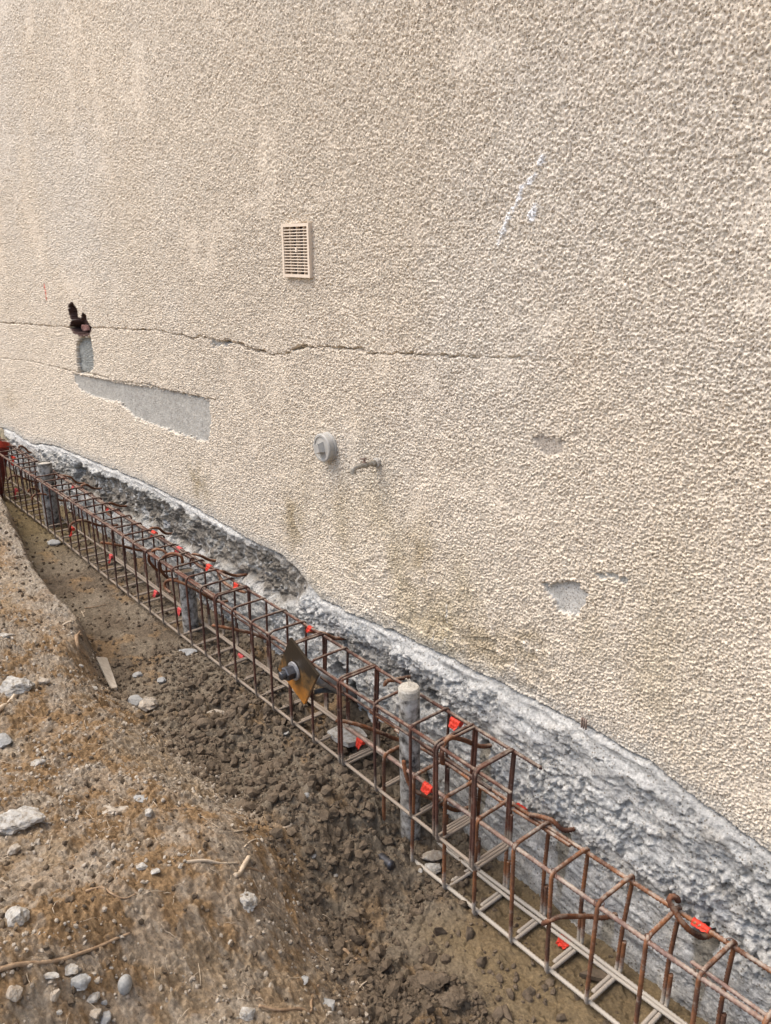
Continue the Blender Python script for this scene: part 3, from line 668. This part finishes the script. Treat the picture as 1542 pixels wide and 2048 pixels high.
tape(cageB, 1043, 1616, yB(-1.2)+WB-.013, .040, .016); tape(cageB, 1403, 1851, yB(-.7)+WB-.013, .052, .004); tape(cageB, 1130, 1881, yB(-1.1)+WB-.035, .046, .020)

# ================================================================== HOOKED DOWELS OUT OF THE FOOTING
def dowel(pts, r, label, mt='dowel', name='hooked_dowel'):
    P = [at(*p) for p in pts]
    tail = P[-1]+np.array([.02, .10, -.01]); P = P+[tail]
    o = add(name, tube(smooth_path(P, 8), r, 9, .14, .011, .55), M[mt]); tag(o, label, 'dowel', 'rusty dowels coming out of the footing')
    return o
dowel([(886, 1530, .02), (884, 1508, .01), (888, 1487, .03), (902, 1475, .06), (930, 1481, .15), (966, 1493, .27)], .0082, 'rusty dowel with downward bent end, right of the pale capped pipe')
dowel([(1356, 1803, .24), (1354, 1797, .225), (1345, 1793, .21), (1339, 1799, .20), (1347, 1818, .20), (1367, 1848, .21), (1388, 1866, .24), (1411, 1873, .29)], .0086, 'thick dowel with curled knob end over the top bar at lower right')
dowel([(1056, 1629, .20), (1075, 1632, .215), (1104, 1641, .24), (1131, 1661, .27)], .0084, 'short brown dowel on the nearer cage top bar just right of a red marker')
dowel([(1083, 1848, .04), (1098, 1842, .05), (1118, 1834, .08), (1150, 1833, .15), (1178, 1833, .21), (1212, 1835, .27)], .0080, 'long dowel crossing the middle of the near cage at half height to a streaked hole')
dowel([(807, 1520, .05), (811, 1545, .045), (818, 1566, .05), (832, 1583, .07), (872, 1600, .14), (912, 1620, .25)], .0078, 'dark dowel with upturned end in front of the pale capped pipe')
dowel([(671, 1441, .02), (690, 1443, .04), (725, 1452, .10), (765, 1467, .18), (802, 1480, .26)], .0082, 'straight thick dowel sloping across the cage between the steel plate and the capped pipe')
dowel([(768, 1372, .20), (775, 1362, .21), (790, 1360, .24), (803, 1357, .28)], .0085, 'stubby dowel just left of the top of the capped pipe')
dowel([(617, 1263, .19), (630, 1264, .20), (650, 1268, .23), (673, 1277, .29)], .0086, 'short dark dowel on the top bar above and right of the steel plate')
dowel([(425, 1250, .02), (434, 1252, .03), (470, 1259, .10), (505, 1267, .18), (538, 1278, .26)], .0082, 'long dowel sloping across the cage just left of the steel plate')
dowel([(493, 1185, .19), (478, 1181, .18), (458, 1172, .18), (442, 1158, .185), (437, 1145, .19), (446, 1143, .21), (470, 1151, .29)], .0080, 'dowel hooked round the back top bar, second hook left of the steel plate')
dowel([(412, 1138, .19), (398, 1131, .18), (384, 1118, .185), (385, 1109, .20), (400, 1111, .23), (424, 1121, .30)], .0080, 'dowel hooked round the back top bar directly above the brown topped pipe')
dowel([(342, 1186, .02), (331, 1176, .015), (331, 1165, .02), (343, 1160, .03), (367, 1167, .07), (400, 1184, .14), (435, 1203, .24)], .0080, 'curled dowel with open hook at mid height in front of the brown topped pipe')
dowel([(365, 1126, .10), (363, 1114, .08), (350, 1107, .06), (334, 1110, .04), (322, 1122, .03), (321, 1138, .04), (332, 1153, .10), (345, 1158, .22)], .0080, 'large looped hook, right one of a pair standing above the front top bar')
dowel([(337, 1111, .10), (326, 1101, .08), (312, 1099, .05), (300, 1107, .03), (298, 1121, .03), (308, 1134, .08), (322, 1143, .22)], .0078, 'large looped hook, left one of a pair standing above the front top bar')
dowel([(349, 1101, .19), (362, 1106, .21), (388, 1117, .29)], .0078, 'short dowel on the back top bar behind the pair of looped hooks')
dowel([(298, 1060, .19), (305, 1056, .20), (318, 1057, .24), (333, 1067, .30)], .0078, 'low dowel arching over the back top bar, left of the paired looped hooks')
dowel([(200, 1085, .0), (212, 1086, .03), (240, 1091, .10), (282, 1101, .26)], .0082, 'straight pale ended dowel poking out through the front of the far cage')
dowel([(222, 1033, .19), (214, 1024, .185), (213, 1013, .19), (221, 1006, .21), (240, 1012, .30)], .0078, 'hook standing over the back top bar with a red marker inside its curl')
dowel([(141, 1066, .01), (140, 1054, .0), (147, 1045, .02), (166, 1041, .05), (205, 1052, .20)], .0078, 'curled dowel at mid height wearing a crumpled red marker on the front of the cage')
dowel([(162, 972, .19), (172, 969, .21), (189, 977, .30)], .0076, 'thin far dowel on the back top bar, right of a faded marker')
dowel([(116, 957, .18), (122, 951, .19), (140, 954, .24), (156, 966, .30)], .0076, 'far dowel arching over the back top bar just right of the far grey pipe')
dowel([(64, 1001, .0), (66, 993, .01), (74, 988, .03), (92, 989, .08), (124, 1001, .2)], .0078, 'far curled dowel in front of the far grey pipe, lower of two')
dowel([(56, 985, .0), (59, 979, .01), (67, 977, .04), (88, 985, .2)], .0074, 'far curled dowel in front of the far grey pipe, upper of two')
dowel([(17, 960, .0), (21, 954, .01), (34, 952, .04), (70, 964, .2)], .0078, 'farthest mid height dowel, next to the orange pipe')
dowel([(37, 899, .18), (40, 892, .19), (50, 896, .24), (60, 905, .30)], .0078, 'farthest dowel over the back top bar, beside the orange pipe')

# ================================================================== PILES INSIDE THE CAGE
def pile(px, py, Y, zbot, pxb, rad, label, cap='grout', wire=False):
    c = at(px, py, Y); b = np.array([c[0]+pxb[0], c[1]+pxb[1], zbot]); ax = c-b; L = np.linalg.norm(ax); ax = ax/L
    root = empty('pile_pipe', b); tag(root, label, 'pipe', 'piles standing inside the cage')
    if wire:
        add('casing', lathe([(rad, 0), (rad*1.0, L*.5), (rad, L-.035), (rad*.93, L-.034)], b, ax, 28), M['casing'], root)
        add('collar', lathe([(rad*.9, L-.037), (rad*1.02, L-.035), (rad*1.02, L-.006), (rad*.93, L)], b, ax, 28), M['grout'], root)
        add('grout_top', lathe([(rad*.9, L-.01), (rad*.9, L+.002), (rad*.5, L+.005)], b, ax, 24), M['grout'], root)
        P = smooth_path([c+np.array(p)*np.array([1, 1, 1]) for p in [(0, -.002, 0), (-.002, 0, .018), (-.016, 0, .030), (-.020, 0, .020)]], 6)
        add('wire_loop', tube(P, .0012, 5, step=.003), M['wood'], root)
        P = smooth_path([c+np.array(p) for p in [(.006, 0, 0), (.010, 0, .02), (-.004, .004, .031), (-.008, .004, .012)]], 6)
        add('wire_loop', tube(P, .0012, 5, step=.003), M['wood'], root)
    else:
        add('casing', lathe([(rad, 0), (rad, L*.5), (rad, L), (rad*.88, L), (rad*.88, L-.012)], b, ax, 28), M['casing'], root)
        add('grout_top', lathe([(rad*.87, L-.015), (rad*.87, L-.008), (rad*.4, L-.005)], b, ax, 24), M[cap], root)
pile(818, 1374, .10, -.66, (.0, .015), .040, 'pale pipe with beige capped top and wire loop, where the two cages overlap', wire=True)
pile(372, 1140, .12, -.46, (.0, .0), .044, 'short grey pipe with brown top inside the long cage, left of the steel plate', cap='clod')
pile(88, 925, .11, -.46, (.0, .0), .055, 'farthest grey pipe, standing inside the far left end of the cage', cap='grout')
# orange pipe end at the far left
c = at(-2, 884, .08); ax = np.array([-.25, .30, .9]); ax /= np.linalg.norm(ax); L = .52
root = empty('orange_pipe', c-ax*L); tag(root, 'open orange plastic pipe end standing behind the cage at the far left edge', 'pipe')
prof = [(.082, 0), (.082, L*.8), (.088, L*.82), (.088, L), (.081, L), (.077, L*.75), (.077, .06)]
add('pipe_wall', lathe([(.080, 0), (.080, L-.06), (.078, L-.058)], c-ax*L, ax, 36), M['dark_orange'], root)
add('socket_rim', lathe([(.080, L-.060), (.086, L-.055), (.086, L), (.079, L), (.076, L-.02), (.074, L-.10)], c-ax*L, ax, 36), M['orange'], root)

# ================================================================== TIE ROD WITH PLATE
YP = -.05
corners = [at(579, 1276, YP), at(635, 1351, YP-.004), at(608, 1409, YP), at(556, 1338, YP+.004)]
pc = sum(corners)/4
root = empty('ground_anchor', pc); tag(root, 'diamond turned rusty steel plate on a thick threaded rod with nut and washer', 'anchor plate')
pts = []
for i in range(4):
    a, b = corners[i], corners[(i+1) % 4]
    for k in range(8): pts.append(a+(b-a)*k/8)
add('plate', prism(pts, (0, .012, 0)), M['plate'], root, smooth=False)
axn = at(574, 1341, YP-.07)-at(592, 1341, YP); axn = np.array([-.02, -1, -.04]); axn /= np.linalg.norm(axn)
nc = at(590, 1341, YP)
add('washer', lathe([(.040, .002), (.040, .010), (.020, .011)], nc, axn, 32), M['washer'], root)
add('nut', lathe([(.028, .010), (.031, .013), (.031, .046), (.027, .050)], nc, axn, 6, .3), M['steel'], root, smooth=False)
add('rod_end', tube([nc+axn*.045, nc+axn*.070], .0175, 14, .10, .008, .3), M['steel'], root)
add('threaded_rod', tube([nc-axn*.012, at(640, 1358, .02), at(704, 1386, .30), at(712, 1390, .40)], .0235, 14, .13, .016, .45), M['rod'], root)
o = add('bleed_hose', tube(smooth_path([at(630, 1384, .02), at(645, 1381, .05), at(670, 1382, .17), at(700, 1392, .33)], 8), .0105, 12, step=.01), M['hose']); tag(o, 'short black hose end below the threaded rod of the steel plate', 'hose')
# threaded stub lying in the mud
P0 = ground_hit(764, 1722); P1 = ground_hit(782, 1756); d_ = (P1-P0); d_ /= np.linalg.norm(d_); q0 = np.array([P0[0], P0[1], gz(P0[0], P0[1])-.008]); q1 = np.array([P1[0], P1[1], gz(P1[0], P1[1])+.016])
o = add('threaded_stub', tube([q0-(q1-q0)*.25, q1], .0165, 14, .13, .012, .3), M['steel']); tag(o, 'short stub of thick threaded bar half sunk in the trench mud', 'steel bar')

# ================================================================== FITTINGS ON THE WALL
def wbox(px0, py0, px1, py1, Y):
    return at(px0, py0, Y), at(px1, py1, Y)
# vent grille
c4 = [at(560, 450, YW-.02), at(613, 443, YW-.02), at(620, 553, YW-.02), at(566, 557, YW-.02)]
vx0 = (c4[0][0]+c4[3][0])/2; vx1 = (c4[1][0]+c4[2][0])/2; vz1 = (c4[0][2]+c4[1][2])/2; vz0 = (c4[2][2]+c4[3][2])/2
vy = .313
root = empty('vent_grille', ((vx0+vx1)/2, vy, vz0)); tag(root, 'beige plastic louvred vent grille set in the roughcast wall', 'vent')
fwid = .013
fr = join(box(vx0, vx0+fwid, vy, vy+.03, vz0, vz1), box(vx1-fwid, vx1, vy, vy+.03, vz0, vz1), box(vx0+fwid, vx1-fwid, vy+.0005, vy+.03, vz1-fwid, vz1-.0005), box(vx0+fwid, vx1-fwid, vy+.0005, vy+.03, vz0+.0005, vz0+fwid))
add('frame', fr, M['vent'], root, smooth=False)
add('shade_backing', box(vx0+.003, vx1-.003, vy+.050, vy+.054, vz0+.003, vz1-.003), M['cavity_shade'], root, smooth=False)  # added dark sheet standing for the shaded cavity behind the slats
ns = 16; hh = (vz1-vz0-2*fwid)/ns
for i in range(1, ns):
    zc = vz0+fwid+hh*i
    P = np.array([(vx0+fwid-.001, vy+.002, zc-.0022), (vx0+fwid-.001, vy+.002, zc+.0020), (vx0+fwid-.001, vy+.014, zc+.0028), (vx0+fwid-.001, vy+.014, zc+.0010)])
    add('slat', prism(P, (vx1-vx0-2*fwid+.002, 0, 0)), M['vent'], root, smooth=False)
for k in (.27, .52, .77):
    xx = vx0+(vx1-vx0)*k; add('mullion', box(xx-.0015, xx+.0015, vy+.006, vy+.024, vz0+fwid, vz1-fwid), M['vent'], root, smooth=False)
xx = vx0+(vx1-vx0)*.53; zz = vz0+(vz1-vz0)*.51; add('catch', box(xx-.006, xx+.006, vy-.001, vy+.01, zz-.008, zz+.010), M['vent'], root, smooth=False)
# cleanout plug
c = at(648, 895, YW-.03); ax = np.array([0, -1, 0.0])
root = empty('cleanout_plug', (c[0], YW, c[2]-.055)); tag(root, 'round grey screw plug with square boss on the wall left of the tap', 'pipe plug')
cc = np.array([c[0], YW, c[2]])
add('collar', lathe([(.064, -.03), (.064, .014), (.060, .017), (.056, .018)], cc, ax, 48), M['plug'], root)
add('cap', lathe([(.062, .018), (.062, .042), (.058, .046), (.050, .046), (.048, .042), (.02, .042)], cc, ax, 48), M['plug'], root)
b0 = cc+np.array([-.002, 0, 0]); s_ = .023; yb = YW-.040
V = np.array([(b0[0]-s_, yb, b0[2]-s_), (b0[0]+s_, yb, b0[2]-s_), (b0[0]+s_, yb, b0[2]+s_), (b0[0]-s_, yb, b0[2]+s_)])
V2 = (V-b0*[1, 0, 1])*[.80, 1, .80]+b0*[1, 0, 1]-[0, .030, 0]; a_ = .35
def rotp(Q): q = Q-[b0[0], 0, b0[2]]; return np.stack([q[:, 0]*math.cos(a_)-q[:, 2]*math.sin(a_)+b0[0], q[:, 1], q[:, 0]*math.sin(a_)+q[:, 2]*math.cos(a_)+b0[2]], 1)
add('boss', (np.concatenate([rotp(V), rotp(V2)]), [[0, 1, 2, 3], [7, 6, 5, 4], [0, 4, 5, 1], [1, 5, 6, 2], [2, 6, 7, 3], [3, 7, 4, 0]]), M['plug'], root, smooth=False)
# tap
c = at(751, 926, YW-.01); c = np.array([c[0], YW, c[2]])
root = empty('garden_tap', (c[0], YW, c[2]-.04)); tag(root, 'small corroded garden tap sticking out of the wall right of the grey plug', 'tap')
add('wall_socket', lathe([(.021, -.01), (.020, .008), (.012, .012)], c, (0, -1, 0), 20), M['stone_white'], root)
tip = at(707, 936, YW-.115)
body = smooth_path([c, c+np.array([-.004, -.03, 0]), (c+tip)/2+np.array([0, 0, .001]), tip+np.array([.002, .012, .001]), tip+np.array([0, 0, -.004]), tip+np.array([0, -.002, -.016])], 8)
add('body', tube(body, .0105, 14, step=.003, taper=lambda t_: 1.25 if t_ < .2 else (1.0+.25*math.exp(-((t_-.45)/.07)**2) if t_ < .9 else 1.15)), M['tap'], root)
add('hex_collar', lathe([(.013, .014), (.014, .016), (.014, .026), (.013, .028)], c, (0, -1, 0), 6), M['tap'], root, smooth=False)
add('spout_rim', lathe([(.012, 0), (.013, .003), (.012, .007)], tip+np.array([0, -.002, -.022]), (0, 0, 1), 18), M['tap'], root)
mp = (c*.45+tip*.55)
add('valve_stem', lathe([(.008, .004), (.008, .014), (.005, .016), (.005, .026)], mp, (0, 0, 1), 12), M['tap_dark'], root)
hp = mp+np.array([0, 0, .026]); V, F = box(-.028, .010, -.004, .004, 0, .005); V = V@np.array([[.92, 0, .25], [0, 1, 0], [-.25, 0, .92]])
add('lever_handle', (V+hp, F), M['tap_dark'], root, smooth=False)
# cut clip at the render edge
c = at(1172, 1446, YW-.01); root = empty('metal_clip', (c[0], YW-.01, c[2]-.02)); tag(root, 'tiny corroded metal clip stuck in the render edge at right', 'clip')
for k in (-.010, -.002, .007): add('prong', tube([(c[0]+k, YW-.018, c[2]-.018), (c[0]+k-.001, YW-.018, c[2]+.018)], .0032, 6, step=.008), M['tap_dark'], root)

# ================================================================== OLD RUBBLE AT FAR LEFT
o = add('rubble_buttress', rock((-8.45, .36, -.22), (1.2, .26, .60), 77, sub=5, planes=30, rough=.06), M['masonry']); tag(o, 'mossy old rubble lump against the wall at the far left edge', 'masonry')

# ================================================================== STONES
def stone(px, py, w_, h_, mat, label, seed, name='stone', cat='stone', flat=.7, rz=None, sub=3, sink=.22, rnd=0, rough=.05, grp='stones and rubble lying on the soil'):
    P = ground_hit(px, py+h_*.28); k = depth(P)/CF; wd = w_*k; ht = h_*k
    rg = random.Random(seed); a = rg.uniform(0, 3.1) if rz is None else rz
    dz = ht*flat; dims = (wd*1.02, max(ht*1.0, wd*.6), dz)
    z0 = gz(P[0], P[1])
    o = add(name, rock((P[0], P[1], z0+dz*(.5-sink)), dims, seed, a if rz is None else rz, sub, 16, rough, rnd), M[mat], smooth=False); tag(o, label, cat, grp)
    return o
VX = CYAW  # camera heading: turn stones so that their width faces the camera
def st(px, py, w_, h_, mat, label, seed, **k): return stone(px, py, w_, h_, mat, label, seed, rz=VX+k.pop('turn', 0), **k)
st(35, 1373, 76, 44, 'stone_white', 'large white rough chunk of concrete at the left edge above the tan root', 301, sub=4, name='rubble_chunk', cat='rubble', rough=.09)
st(8, 1478, 42, 34, 'stone_grey', 'grey stone cut by the left edge, between the two big pale chunks', 302)
st(32, 1640, 104, 66, 'stone_white', 'biggest pale rubble slab, at the left edge below the middle', 303, sub=4, name='rubble_chunk', cat='rubble', rough=.09)
st(36, 1822, 50, 50, 'stone_white', 'pale angular stone near the left edge, above the long root', 304, name='rubble_chunk', cat='rubble', rough=.09)
st(252, 1970, 30, 40, 'stone_grey', 'smooth oval grey pebble standing upright at lower left', 305, name='pebble', cat='pebble', rnd=.85, rough=.01, flat=1.0, sub=4, sink=.15)
st(188, 1992, 26, 28, 'stone_white', 'white rounded pebble left of the oval grey pebble', 306, name='pebble', cat='pebble', rnd=.3)
st(207, 1998, 16, 12, 'stone_grey', 'small grey pebble touching the white rounded pebble', 307, name='pebble', cat='pebble')
st(158, 1966, 46, 38, 'stone_grey', 'grey broken chunk in the heap at lower left, below the long root', 308, name='rubble_chunk', cat='rubble', rough=.08)
st(143, 1938, 40, 26, 'stone_white', 'white chunk lying under the end of the long root', 309, name='rubble_chunk', cat='rubble', rough=.08)
st(104, 1964, 34, 18, 'stone_white', 'pale flat piece left of the grey broken chunk', 310, name='rubble_chunk', cat='rubble')
st(30, 1995, 36, 40, 'stone_tan', 'tan lump near the lower left corner', 311, name='rubble_chunk', cat='rubble')
st(110, 1993, 20, 28, 'stone_tan', 'tan upright lump below the pale flat piece at lower left', 312, name='rubble_chunk', cat='rubble')
st(116, 2027, 24, 14, 'stone_white', 'small cream flake near the bottom edge at lower left', 313)
st(191, 2026, 22, 28, 'stone_tan', 'tan stone at the bottom edge under the white rounded pebble', 314)
st(214, 2034, 26, 30, 'stone_grey', 'grey stone at the bottom edge, right beside a tan stone', 315)
st(494, 1801, 34, 52, 'stone_white', 'white elongated stone alone on the bank below the thick stick', 316, sub=4, rough=.09, turn=.5, flat=.5)
st(496, 2034, 40, 32, 'stone_white', 'white stone at the bottom edge left of the bent twig', 317, rough=.08)
st(652, 2000, 46, 42, 'stone_grey', 'half buried grey stone right of the bent twig', 318, sink=.38, flat=.5)
st(607, 1961, 20, 24, 'stone_grey', 'small grey flat stone above the bent twig', 319, flat=.4)
st(572, 1474, 20, 11, 'stone_white', 'small bluish white pebble on the trench floor below the steel plate', 320)
st(614, 1602, 18, 15, 'stone_grey', 'small dark grey stone in the crumbly soil above the torn wood', 321)
st(108, 1084, 28, 20, 'stone_grey', 'grey stone against the foot of the far cage, farthest one', 322)
st(380, 1301, 42, 22, 'stone_grey', 'grey lump against the cage foot below the brown topped pipe', 323)
st(432, 1418, 34, 22, 'stone_tan', 'pale lump on the trench floor left of the plate, upper one', 324)
st(413, 1452, 42, 32, 'clod', 'smooth brown stone below the pale lump on the trench floor', 325, rnd=.4)
st(365, 1411, 16, 12, 'stone_tan', 'small round tan pebble left of the pale lump in the trench', 326, name='pebble', cat='pebble', rnd=.6)
st(272, 1402, 40, 30, 'stone_grey', 'grey stone just below the pale wood batten', 327)
st(296, 1412, 34, 34, 'stone_tan', 'rough pale lump right of the grey stone by the batten', 328, rough=.1)
st(275, 1350, 24, 16, 'stone_grey', 'small grey stone right of the pale wood batten', 329)
st(324, 1365, 24, 18, 'stone_grey', 'second small grey stone on the trench floor right of the batten', 330)
st(160, 1333, 14, 12, 'stone_white', 'small whitish stone left of the pale wood batten', 331)
st(228, 1612, 74, 46, 'stone_tan', 'half buried tan mortar lump in the middle of the bank', 332, sink=.42, sub=4, flat=.45, rough=.1)
st(283, 1594, 34, 24, 'stone_grey', 'flat dark grey stone pressed into the bank right of the mortar lump', 333, sink=.4, flat=.35)
st(300, 1640, 20, 20, 'stone_white', 'small pale stone below the flat dark grey stone', 334)
st(12, 1272, 26, 18, 'stone_white', 'pale stone at the left edge, topmost on the bank', 335)
st(76, 1527, 34, 20, 'stone_white', 'pale lump on the bank above the biggest slab', 336)
st(30, 1702, 28, 26, 'stone_tan', 'knobbly tan stone just below the biggest slab', 337)
st(284, 1735, 26, 18, 'stone_white', 'pale stone on the bank left of the long thin stick', 338)
st(310, 1746, 20, 16, 'stone_white', 'curved pale shard nearest the left end of the thin stick', 339, flat=.4)
st(88, 1370, 24, 18, 'stone_tan', 'tan crumbly stone touching the right side of the upper white chunk', 340)
st(188, 1377, 20, 12, 'stone_white', 'small pale chip left of the batten foot', 341)
st(862, 1712, 46, 34, 'stone_tan', 'pale lump inside the near cage behind its first stirrups', 342)
st(868, 1737, 36, 30, 'stone_white', 'whitish lump inside the near cage, below the pale lump', 343)
st(841, 1748, 12, 12, 'stone_white', 'tiny white stone in front of the near cage foot', 344)
st(840, 1960, 56, 38, 'clod', 'large brown clod in the mud at the bottom middle', 345, name='clod', cat='soil clod', rough=.1, sub=4, grp='soil clods')
st(864, 1980, 60, 46, 'clod', 'dark clod just right below the large brown clod', 346, name='clod', cat='soil clod', rough=.1, sub=4, grp='soil clods')
st(905, 2010, 60, 46, 'clod', 'rightmost of the clods at the bottom middle', 348, name='clod', cat='soil clod', rough=.1, sub=4, grp='soil clods')
st(662, 1718, 26, 24, 'clod', 'dark clod at the bank foot below the torn wood', 347, name='clod', cat='soil clod', rough=.1, grp='soil clods')
st(627, 1710, 12, 10, 'stone_white', 'tiny white stone below the torn wood', 349)
st(671, 1745, 10, 10, 'stone_white', 'tiny yellowish pebble left of the threaded stub', 350)
# flat slabs
P = [ground_hit(*p) for p in [(655, 1483), (680, 1468), (708, 1462), (727, 1475), (735, 1488), (722, 1500), (697, 1507), (672, 1497)]]
P = [np.array([p[0], p[1], -.405]) for p in P]; V, F = prism(P, (0, 0, -.022)); o = add('concrete_slab', (V+np.array([0, 0, .018]), F), M['stone_white'], smooth=False); tag(o, 'flat grey slab of concrete lying under the cage right of the steel plate', 'rubble')
P = [ground_hit(*p) for p in [(1158, 1955), (1185, 1945), (1230, 1958), (1236, 1968), (1200, 1968)]]; zc = np.mean([gz(p[0], p[1]) for p in P])
P = [np.array([p[0], p[1], zc+.02]) for p in P]; o = add('broken_slate', prism(P, (0, 0, -.016)), M['clod'], smooth=False); tag(o, 'dark flat shard in the mud under the near cage', 'rubble')
# wood batten
P = [ground_hit(*p) for p in [(193, 1321), (215, 1322), (236, 1384), (224, 1386)]]
P = [np.array([p[0], p[1], gz(p[0], p[1])+.020]) for p in P]
a_, b_, c_, d2_ = P; pts = [a_, (a_+b_)/2+[.004, 0, .002], b_, b_*.5+c_*.5+[.003, 0, 0], c_, d2_, a_*.5+d2_*.5+[-.003, 0, 0]]
o = add('wood_batten', prism(pts, (0, 0, -.018)), M['wood'], smooth=False); tag(o, 'short pale wood batten lying at the edge of the trench', 'wood')
# roots and sticks
def root_(pxs, r, label, mat='root', name='root', cat='root', lift=.004, taper=None, forks=(), wob=.0015):
    G = []
    for k, pl in enumerate([pxs]+list(forks)):
        P = []
        for p in pl:
            q = ground_hit(p[0], p[1]); up_ = p[2] if len(p) > 2 else 0
            if up_: q = q+(CAM-q)/np.linalg.norm(CAM-q)*up_; P.append(q)
            else: P.append(np.array([q[0], q[1], gz(q[0], q[1])+lift]))
        rr = r if k == 0 else r*.65
        G.append(tube(smooth_path(P, 8), rr, 7, step=.008, taper=taper or (lambda t_: 1.1-.5*t_), wob=wob, seed=k+len(label)))
    o = add(name, join(*G), M[mat]); tag(o, label, cat, 'roots and sticks on the bank'); return o
root_([(-20, 1962), (30, 1948), (80, 1938), (120, 1934), (160, 1920), (200, 1898), (235, 1880), (262, 1876)], .0065, 'long grey root running in from the left edge across the lower left')
root_([(372, 1733), (410, 1731), (445, 1733), (478, 1732)], .0055, 'long thin straight stick on the bank, ending at a thick stick', 'root_pale')
root_([(497, 1716, .02), (488, 1732, .015), (478, 1748, .01), (470, 1760)], .0085, 'thick knobbly stick slanting down over the bank', 'root_pale', taper=lambda t_: 1)
root_([(480, 1742), (505, 1741), (527, 1750)], .0045, 'dark curved root just below the thick knobbly stick')
root_([(518, 2032), (560, 2029), (600, 2028), (622, 2030), (624, 2010), (625, 1990), (638, 1974)], .0045, 'twig bent to a right angle near the bottom edge', 'root', taper=lambda t_: 1)
root_([(440, 1671), (470, 1665), (506, 1660)], .0036, 'thin pale twig on the bank above the thick stick', 'root_pale')
root_([(488, 1700), (500, 1692), (515, 1686)], .003, 'short thin twig below the torn wood, left side', 'root_pale')
root_([(676, 1902), (690, 1910), (705, 1920), (715, 1936)], .006, 'reddish root curling down into the trench at the bottom middle', 'root', forks=[[(676, 1902), (690, 1890), (707, 1886)]])
root_([(714, 2002), (722, 1990), (735, 1984)], .0028, 'small cream coloured root curl right of the buried grey stone', 'root_pale')
root_([(-6, 1438), (8, 1425), (16, 1412), (30, 1398)], .011, 'stout tan root at the left edge under the upper white chunk', 'root_pale', taper=lambda t_: 1.1-.35*t_)
root_([(55, 1432), (70, 1437), (92, 1440)], .0035, 'short dark twig right of the stout tan root')
root_([(328, 1638), (340, 1624), (365, 1622), (405, 1622)], .0028, 'hair thin reddish root in the middle of the bank', 'root')
root_([(172, 1786), (205, 1780), (225, 1798), (250, 1805), (275, 1800)], .0035, 'wavy thin root between the angular stone and the white elongated stone')
root_([(75, 1308), (100, 1305), (145, 1300)], .0032, 'thin dark twig on the bank left of the stout bare root')
root_([(152, 1272, .03), (156, 1290, .03), (165, 1304, .02), (176, 1318)], .009, 'stout bare root hanging over the trench edge', 'root', forks=[[(152, 1272, .03), (161, 1262, .03)], [(160, 1270, .02), (186, 1279, .01)]])
root_([(125, 1247), (140, 1242, .02), (155, 1235, .03), (170, 1222, .04)], .0042, 'forked white root sticking out over the trench edge, uppermost root', 'root_pale', forks=[[(163, 1222, .04), (168, 1234, .03)], [(130, 1247, .01), (150, 1240, .02), (160, 1235, .02)]])
root_([(170, 1222), (190, 1218), (212, 1212)], .0030, 'thin root on the trench floor right of the forked white root', 'root')
root_([(383, 1316), (395, 1304, .01), (408, 1294, .01)], .0028, 'thin straw leaning on the cage foot below the brown topped pipe', 'root_pale')
root_([(548, 1668, .004), (562, 1660, .008), (578, 1654, .008), (590, 1642, .01), (597, 1636, .005)], .010, 'torn piece of splintered pale wood at the trench edge', 'root_pale', name='torn_wood', cat='wood', taper=lambda t_: 1.1-.7*t_,
      forks=[[(560, 1664, .006), (575, 1664, .008), (592, 1656, .004)]])
